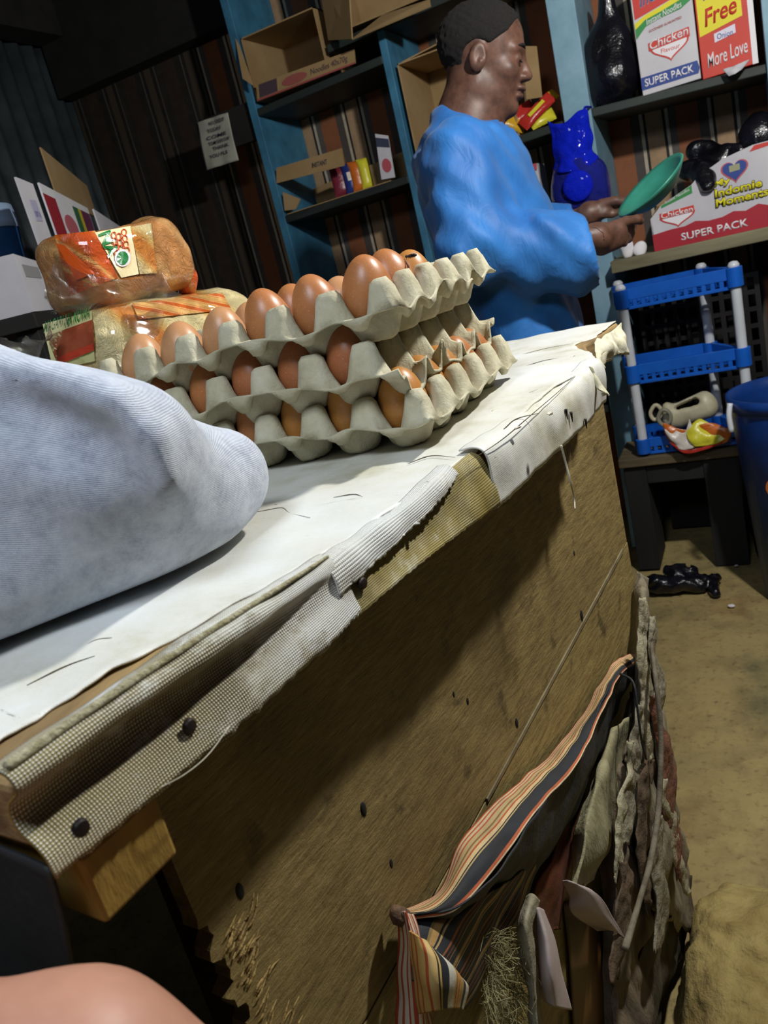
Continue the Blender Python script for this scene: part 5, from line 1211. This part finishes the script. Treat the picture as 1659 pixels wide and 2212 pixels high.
# ---- bright foil wrapper over the stool edge
wr = thing('wrapper', 'empty yellow, red and white snack wrapper drooping over the stool edge', 'wrapper', at(1500, 945, y=ys0 - .01))
def Wp(px, py, dy=0): return at(px, py, y=ys0 - .022 + dy * .5)
sheet('foil', [[Wp(1432, 912, .02), Wp(1480, 928, .01), Wp(1530, 913, .015), Wp(1578, 925, .01)], [Wp(1438, 940, .01), Wp(1485, 952, .0), Wp(1535, 950, .0), Wp(1580, 936, .01)], [Wp(1456, 964, 0), Wp(1490, 976, -.005), Wp(1530, 970, -.005), Wp(1572, 954, 0)]], M_foil['#c86a28'], wr, 34, 22, .0008, .006, 55, 70)
M_wy, M_ww, M_wr = M_foil['#d8d03a'], M_foil['#cfc6bc'], M_foil['#b8322c']
sheet('foil', [[Wp(1432, 912, .03), Wp(1450, 925, .02), Wp(1478, 935, 0), Wp(1490, 905, .02)], [Wp(1438, 935, 0), Wp(1455, 948, -.02), Wp(1480, 955, -.02), Wp(1500, 930, .0)], [Wp(1452, 955, -.01), Wp(1470, 970, -.02), Wp(1495, 968, -.02), Wp(1520, 950, -.01)]], M_ww, wr, 24, 18, .0008, .005, 60, 71)
sheet('foil', [[Wp(1480, 935, .01), Wp(1500, 912, .02), Wp(1515, 905, .03), Wp(1530, 925, .02)], [Wp(1490, 955, -.02), Wp(1515, 940, -.02), Wp(1540, 935, -.01), Wp(1572, 930, 0)], [Wp(1500, 965, -.03), Wp(1530, 962, -.02), Wp(1555, 955, -.02), Wp(1578, 940, -.01)]], M_wy, wr, 24, 18, .0008, .005, 60, 72)['label'] = 'yellow half of the wrapper'
sheet('foil', [[Wp(1445, 955, -.02), Wp(1480, 972, -.03), Wp(1520, 966, -.03), Wp(1560, 950, -.02)], [Wp(1450, 962, -.02), Wp(1482, 980, -.03), Wp(1522, 972, -.03), Wp(1560, 958, -.02)]], M_wr, wr, 24, 8, .0008, .003, 60, 73)['label'] = 'red printed edge'
# ---- blue bucket at the right
bk = thing('bucket', 'large dark blue plastic bucket beside the stool', 'bucket', (.06, 2.20, 0))
M_bk = mat('dark_blue_plastic', '#123f8a', '#0e2f68', 8, .4, .15, 40)
rim = at(1568, 845, y=2.2); bx, by, bz = rim.x + .155, 2.2, rim.z - .01
lathe('bucket_body', (bx, by, .0), [(.11, .005), (.113, .0), (.150, bz - .05), (.151, bz - .03), (.158, bz - .03), (.158, bz), (.150, bz), (.146, bz - .03), (.108, .012), (.001, .012)], M_bk, bk, 48)
tube('handle_tab', [(bx - .145, by - .075, bz - .005), (bx - .150, by - .085, bz - .035), (bx - .148, by - .088, bz - .075)], .007, M_wp, bk, 10, 8)
fbk = Face(Vector((bx - .09, by - .135, .32)), Vector((bx - .01, by - .16, .32)), Vector((bx - .01, by - .163, .40)), Vector((bx - .09, by - .138, .40)))
fbk.poly('sticker', disc(None, .5, .5, .4, .4), M_foil['#c86a28'], bk, .004)
b3c = at(1620, 1125, z=.07); b3c.x += .01
black_bag('plastic_bag', 'crumpled dark plastic bag wedged between the stool and the bucket', lambda P: ell(P, (x1s + .045, ys0 + .06, .10), (.045, .07, .11)) + .009 * Wob(610)(P, 36) + .005 * np.abs(Wob(611)(P, 80)), (x1s - .03, ys0 - .06, -.0), (x1s + .13, ys0 + .17, .26), .006)
# ---- litter on the floor
fb_ = at(1480, 1255, z=.03)
def fbag2(P):
    d = smin(cap(P, at(1420, 1262, z=.03), at(1500, 1262, z=.025), .032, .028), cap(P, at(1500, 1262, z=.025), at(1548, 1248, z=.02), .022, .014), .02)
    d = smin(d, cap(P, at(1440, 1230, z=.05), at(1490, 1238, z=.045), .022, .02), .03); d = smin(d, cap(P, at(1545, 1250, z=.02), at(1545, 1280, z=.012), .012, .016), .01)
    return smax(d + .006 * Wob(620)(P, 50) + .004 * np.abs(Wob(621)(P, 110)), .002 - P[..., 2], .004)
black_bag('plastic_bag', 'crumpled black plastic bag lying on the earth floor in front of the stool', fbag2, tuple(fb_ - Vector((.2, .2, .04))), tuple(fb_ + Vector((.2, .22, .10))), .004)
for k_, (px, py, s, n_) in enumerate(((1590, 1222, .006, 'tiny white pellet on the floor by the stool leg'), (1580, 1308, .010, 'flat pale chip lying on the open earth floor'), (1531, 1985, .006, 'pale crumb on the floor near the clay step'), (1575, 2015, .005, 'tiny pale crumb on the clay step'))):
    p = at(px, py, z=.006 if k_ < 3 else .12)
    if k_ == 2: continue
    o = sdf('litter_scrap', lambda P: ell(P, p, (s, s * .7, s * .45)) + .0008 * Wob(640 + k_)(P, 300), tuple(p - Vector((.02, .02, .012))), tuple(p + Vector((.02, .02, .012))), .0015, C_wht); tag(o, n_, 'litter')

# ================================================================== torn cloth and sacking hanging low on the counter front
def Q(px, py, off=.02): return cpx(px, py, NP + off)
M_str = stripes('striped_rag', 'UV', 1, .050, .0, [(0, '#b4582f'), (.05, '#cdb894'), (.11, '#b4582f'), (.16, '#cdb894'), (.24, '#b65c34'), (.29, '#bda678'), (.42, '#8a6a3e'), (.48, '#bda678'), (.55, '#b4582f'), (.60, '#d2b888'), (.70, '#1b2026'), (.73, '#b29a66'), (.76, '#1b2026')], wob=.0012, wear=.45)
M_str2 = stripes('dark_striped_rag', 'UV', 1, .058, .0, [(0, '#232a33'), (.22, '#b79c62'), (.26, '#20262d'), (.30, '#b08d55'), (.40, '#8a7444'), (.44, '#20262d'), (.66, '#a8804a'), (.69, '#20262d'), (.80, '#8c4a2a'), (.83, '#1b2026'), (.93, '#9c5a34')], wob=.001, wear=.35)
M_nav = mat('navy_black_rag', '#1a1f24', '#272b2c', 20, .7, .5, 120, .003)
rag = thing('striped_rag', 'long striped cloth nailed across the lower counter front, folded and sagging', 'cloth', Q(1000, 1900))
sheet('upper_fold', [[Q(1378, 1405, .006), Q(1320, 1440, .010), Q(1230, 1590, .010), Q(1120, 1690, .010), Q(1010, 1800, .012), Q(930, 1930, .010), Q(858, 1968, .006)],
                     [Q(1376, 1415, .012), Q(1322, 1462, .024), Q(1240, 1610, .030), Q(1140, 1720, .032), Q(1040, 1840, .036), Q(950, 1950, .030), Q(864, 1974, .012)],
                     [Q(1374, 1425, .014), Q(1326, 1480, .034), Q(1255, 1640, .044), Q(1165, 1745, .046), Q(1075, 1868, .048), Q(985, 1965, .040), Q(880, 1990, .016)]], M_str, rag, 110, 36, .0014, .0016, 60, 81)
sheet('under_fold', [[Q(1374, 1425, .014), Q(1326, 1480, .034), Q(1255, 1640, .044), Q(1165, 1745, .046), Q(1075, 1868, .048), Q(985, 1965, .040), Q(880, 1990, .016)],
                     [Q(1368, 1445, .012), Q(1325, 1520, .026), Q(1262, 1680, .034), Q(1180, 1800, .034), Q(1095, 1905, .032), Q(1000, 1990, .026), Q(890, 1998, .012)],
                     [Q(1350, 1470, .004), Q(1320, 1560, .010), Q(1262, 1720, .014), Q(1190, 1830, .012), Q(1090, 1935, .010), Q(985, 2010, .010), Q(900, 2000, .006)]], M_nav, rag, 90, 26, .0014, .003, 50, 82)['label'] = 'dark underside of the fold'
sheet('hanging_drape', [[Q(1190, 1820, .020), Q(1160, 1880, .018), Q(1130, 1960, .016), Q(1060, 2080, .020), Q(1005, 2180, .022)],
                        [Q(1120, 1880, .030), Q(1080, 1950, .028), Q(1050, 2010, .028), Q(1010, 2090, .030), Q(975, 2160, .030)],
                        [Q(1040, 1940, .034), Q(1000, 1990, .034), Q(970, 2040, .034), Q(940, 2080, .036), Q(915, 2120, .038)],
                        [Q(900, 1990, .016), Q(890, 2010, .020), Q(890, 2040, .024), Q(890, 2080, .028), Q(890, 2120, .03)]], M_str2, rag, 50, 80, .0014, .0015, 60, 83)['label'] = 'dark striped drape below the fold'
M_flap = stripes('rust_striped_flap', 'UV', 0, .0165, .0, [(0, '#b2472c'), (.18, '#ddd0ba'), (.42, '#b8563a'), (.56, '#ddd0ba'), (.78, '#b2472c'), (.86, '#d0bfa2')], wob=.0006, wear=.2)
sheet('corner_flap', [[Q(858, 1972, .012), Q(868, 1970, .02), Q(880, 1972, .024), Q(892, 1976, .022)], [Q(863, 2040, .012), Q(880, 2040, .022), Q(895, 2040, .028), Q(905, 2042, .024)], [Q(860, 2120, .012), Q(880, 2125, .022), Q(905, 2125, .03), Q(925, 2125, .026)], [Q(857, 2260, .012), Q(885, 2260, .024), Q(915, 2260, .03), Q(940, 2260, .028)]], M_flap, rag, 40, 60, .0014, .0016, 70, 84)['label'] = 'rust and white striped corner flap'
M_curl = stripes('banded_curl', 'UV', 0, .062, .0, [(0, '#c9a45c'), (.07, '#b8562c'), (.11, '#c9a45c'), (.2, '#b8562c'), (.24, '#c9a45c'), (.36, '#b8562c'), (.40, '#d0b070'), (.50, '#2a2418'), (.525, '#d0b070'), (.56, '#2a2418'), (.58, '#1d2430'), (.74, '#d4d2c4')], wob=.0005, wear=.15)
sheet('curled_flap', [[Q(888, 2010, .030), Q(905, 2022, .040), Q(925, 2040, .046), Q(950, 2070, .044), Q(968, 2085, .034)], [Q(890, 2060, .032), Q(915, 2060, .046), Q(945, 2075, .054), Q(985, 2100, .050), Q(1005, 2120, .036)], [Q(895, 2120, .032), Q(920, 2120, .048), Q(950, 2125, .056), Q(990, 2130, .052), Q(1012, 2140, .036)], [Q(905, 2190, .032), Q(930, 2185, .046), Q(955, 2180, .052), Q(985, 2178, .048), Q(1000, 2180, .034)]], M_curl, rag, 60, 50, .0014, .0008, 60, 85)['label'] = 'curled end banded in gold, navy and white'
tube('knot', [Q(854, 1966, .008), Q(862, 1978, .016), Q(874, 1984, .014), Q(884, 1996, .02)], [.004, .007, .006, .003], mat('twisted_rag', '#8a6a50', '#5a4434', 90, .9, .9, 200), rag, 24, 8)
# other layers: each its own hanging piece
def layer(name, label, rows, m_, seed, nu=40, nv=50, noise=.003, nf=45, rag_=.006, cat='cloth'):
    o = sheet(name, rows, m_, None, nu, nv, .0016, noise, nf, seed, rag_); return tag(o, label, cat)
M_sack = mat('grey_sacking', '#9a9078', '#645a48', 26, .95, .9, 90, .006, stretch=(1, 1, .25)); M_sack2 = mat('pale_sacking', '#a8a27e', '#86805f', 26, .9, .8, 120, .004, stretch=(1, 1, .3)); M_rust = mat('rust_cloth', '#7c4226', '#54301f', 16, .8, .5, 70); M_brn = mat('brown_bark_cloth', '#80705a', '#4e4234', 24, .95, .9, 80, .006, stretch=(1, 1, .25))
layer('sacking', 'pale greenish sacking strip hanging beside the striped cloth', [[Q(1330, 1600, .012), Q(1320, 1580, .022), Q(1340, 1560, .026), Q(1362, 1540, .02)], [Q(1250, 1760, .016), Q(1275, 1750, .034), Q(1310, 1740, .034), Q(1335, 1720, .022)], [Q(1240, 1840, .016), Q(1260, 1840, .036), Q(1285, 1840, .036), Q(1310, 1830, .022)], [Q(1222, 1905, .016), Q(1240, 1915, .032), Q(1262, 1915, .03), Q(1280, 1900, .02)]], M_sack2, 91)
layer('rust_cloth', 'rust red cloth showing between the striped drape and the pale sacking', [[Q(1262, 1700, .004), Q(1240, 1730, .006), Q(1225, 1760, .008)], [Q(1245, 1800, .006), Q(1215, 1820, .010), Q(1190, 1850, .010)], [Q(1225, 1900, .006), Q(1190, 1910, .012), Q(1150, 1930, .010)], [Q(1215, 2010, .004), Q(1180, 2020, .010), Q(1145, 2010, .008)]], M_rust, 92)
layer('sacking', 'weathered grey sacking peeling off the far corner of the counter', [[Q(1378, 1235, .004), Q(1388, 1240, .012), Q(1398, 1250, .012)], [Q(1372, 1330, .012), Q(1392, 1330, .030), Q(1406, 1335, .022)], [Q(1368, 1420, .016), Q(1395, 1420, .040), Q(1420, 1430, .026)], [Q(1366, 1540, .018), Q(1400, 1560, .046), Q(1438, 1600, .026)], [Q(1355, 1680, .018), Q(1405, 1720, .046), Q(1462, 1760, .020)], [Q(1350, 1800, .018), Q(1420, 1860, .044), Q(1490, 1900, .014)], [Q(1345, 1900, .014), Q(1420, 1980, .036), Q(1490, 2010, .012)]], M_sack, 93, 60, 110, .005, 40, .02)
layer('bark_cloth', 'ragged brown layer hanging under the grey sacking', [[Q(1362, 1480, .008), Q(1372, 1490, .016), Q(1384, 1500, .018)], [Q(1330, 1600, .010), Q(1352, 1610, .024), Q(1378, 1620, .024)], [Q(1312, 1720, .012), Q(1345, 1720, .030), Q(1385, 1740, .028)], [Q(1302, 1830, .012), Q(1340, 1850, .034), Q(1390, 1880, .028)], [Q(1300, 1960, .010), Q(1345, 1990, .034), Q(1400, 2010, .026)], [Q(1300, 2080, .010), Q(1345, 2110, .032), Q(1400, 2130, .024)], [Q(1300, 2240, .008), Q(1345, 2250, .03), Q(1400, 2260, .022)]], M_brn, 94, 50, 110, .006, 45, .02)
layer('sacking', 'lower dirty grey sacking reaching the floor by the clay step', [[Q(1400, 1880, .02), Q(1440, 1880, .02), Q(1490, 1890, .006)], [Q(1385, 2000, .02), Q(1430, 2010, .026), Q(1480, 2020, .006)], [Q(1370, 2120, .02), Q(1405, 2130, .026), Q(1440, 2140, .006)], [Q(1360, 2260, .02), Q(1390, 2260, .022), Q(1420, 2270, .006)]], mat('dirty_sacking', '#5a5238', '#3c3524', 24, .95, .9, 90, .006, stretch=(1, 1, .25)), 95, 40, 60, .004, 45, .01)
# narrow torn ribbons of the same sacking, each hanging on its own
g = np.random.default_rng(88); RB = [mat('torn_ribbon_%s' % n_, a, b, 40, .95, .8, 120, .004) for n_, a, b in (('grey', '#a09880', '#6e6654'), ('umber', '#6a5640', '#463828'), ('rust', '#86563c', '#5e3c2a'), ('pale', '#b8b094', '#8d8566'))]
for k_, (xa, ya, xb, yb, w_, c_) in enumerate(((1390, 1290, 1400, 1640, 14, 3), (1404, 1330, 1440, 1700, 12, 0), (1412, 1500, 1468, 1900, 18, 2), (1380, 1520, 1352, 1820, 16, 0), (1396, 1640, 1400, 1950, 20, 1), (1430, 1680, 1475, 1930, 14, 3), (1362, 1600, 1330, 1900, 12, 3), (1350, 1860, 1330, 2120, 20, 1), (1420, 1760, 1425, 2050, 16, 0))):
    n0 = .042 + .004 * (k_ % 3); xs_ = [xa + (xb - xa) * f_ + g.normal(0, 5) for f_ in np.linspace(0, 1, 6)]; ys_ = np.linspace(ya, yb, 6)
    layer('sacking_ribbon', ('pale', 'grey', 'rusty', 'grey', 'umber', 'pale', 'pale', 'umber', 'grey')[k_] + ' torn ribbon of sacking, %s from the top of the ragged corner' % (ORD + ['seventh', 'eighth', 'ninth'])[k_],
          [[Q(x - w_ * (1 - abs(f_ - .5)) , y, n0), Q(x, y + 3, n0 + .003), Q(x + w_ * (1 - abs(f_ - .5)), y, n0)] for x, y, f_ in zip(xs_, ys_, np.linspace(0, 1, 6))], RB[c_], 900 + k_, 14, 60, .0016, 140, .006)['group'] = 'torn ribbons of sacking'
tg = tube('twig', [Q(1404, 1370, .045), Q(1418, 1480, .062), Q(1428, 1600, .066), Q(1422, 1750, .066), Q(1405, 1860, .066), Q(1380, 1950, .066), Q(1350, 2050, .066)], [.0022, .003, .003, .0035, .0035, .003, .004], mat('dry_stem', '#7d7360', '#5a5140', 60, .9, .6, 160), None, 90, 8); tag(tg, 'long thin dry stem bowed across the grey sacking', 'twig')
vn = tube('cord', [Q(1340, 1455, .03), Q(1368, 1475, .05), Q(1378, 1540, .055), Q(1386, 1600, .055), Q(1396, 1640, .05)], .0014, M_nav, None, 50, 6); tag(vn, 'thin dark cord looping off the top of the striped cloth', 'cord')
M_pinkw = mat('pale_card', '#b9aaa8', '#a5968f', 12, .8, .2, 90)
c1_ = layer('card', 'pale folded card hanging below the fibre tuft', [[Q(1152, 1965, .03), Q(1160, 1960, .04), Q(1172, 1965, .036)], [Q(1158, 2040, .03), Q(1180, 2030, .05), Q(1198, 2035, .036)], [Q(1160, 2120, .03), Q(1190, 2110, .054), Q(1220, 2120, .036)], [Q(1170, 2160, .03), Q(1200, 2175, .05), Q(1234, 2182, .034)]], M_pinkw, 96, 24, 40, .0006, 40, 0, 'card')
c2_ = layer('card', 'pale card curled to a point in front of the grey sacking', [[Q(1216, 1902, .026), Q(1226, 1903, .036), Q(1240, 1908, .042)], [Q(1232, 1935, .026), Q(1262, 1925, .046), Q(1290, 1932, .05)], [Q(1236, 1970, .022), Q(1282, 1965, .046), Q(1325, 1985, .05)], [Q(1290, 2010, .02), Q(1325, 2010, .046), Q(1352, 2030, .05)]], M_pinkw, 97, 30, 40, .0006, 40, 0, 'card')
c3_ = layer('cloth_strip', 'frayed white cloth strip printed with curved grey lines beside the fibre tuft', [[Q(1142, 1940, .03), Q(1150, 1935, .036), Q(1160, 1945, .036)], [Q(1118, 2000, .03), Q(1135, 1995, .042), Q(1150, 2000, .040)], [Q(1122, 2060, .03), Q(1142, 2055, .044), Q(1158, 2060, .042)], [Q(1140, 2140, .03), Q(1152, 2140, .044), Q(1166, 2140, .04)], [Q(1145, 2250, .03), Q(1158, 2250, .04), Q(1170, 2250, .038)]], mat('frayed_white_cloth', '#a39c86', '#817a5e', 40, .95, .6, 150, .003), 98, 24, 60, .0012, 80, .004)
layer('board', 'smooth orange brown board standing behind the rags', [[Q(1215, 1950, .002), Q(1260, 1950, .004), Q(1330, 2000, .004)], [Q(1230, 2080, .004), Q(1280, 2080, .008), Q(1330, 2080, .006)], [Q(1240, 2260, .004), Q(1290, 2260, .008), Q(1330, 2260, .006)]], mat('orange_brown_board', '#6a4416', '#3a2c1a', 5, .5, .1, 60), 99, 24, 24, .0005, 30, 0, 'board')
# fibre tuft: loose coir nobody could count
g = np.random.default_rng(77); V, F = [], []
for i in range(520):
    a = np.array(Q(g.uniform(1040, 1130), g.uniform(2010, 2215), g.uniform(.012, .03))); b = a + np.array(CU) * g.normal(0, .010) + np.array(CN) * g.uniform(.0, .016) + np.array([0, 0, -1]) * g.uniform(-.004, .030)
    m_ = (a + b) / 2 + g.normal(0, .004, 3); P = catmull([a, m_, b], 7); s = np.cross(b - a, np.array(CN)); s = s / (np.linalg.norm(s) + 1e-9) * g.uniform(.00015, .0004); nn_ = np.array(CN) * .0003
    k0 = len(V)
    for p in P: V += [p - s, p + s, p + nn_]
    for j in range(6):
        for e_ in range(3): F.append((k0 + j * 3 + e_, k0 + j * 3 + (e_ + 1) % 3, k0 + j * 3 + 3 + (e_ + 1) % 3, k0 + j * 3 + 3 + e_))
o = pm('coir_fibre', V, F, mat('coir', '#7d7548', '#a09a72', 90, .9, 0), None, False); tag(o, 'tangled olive coir fibre bursting out below the striped drape', 'fibre', None, 'stuff')
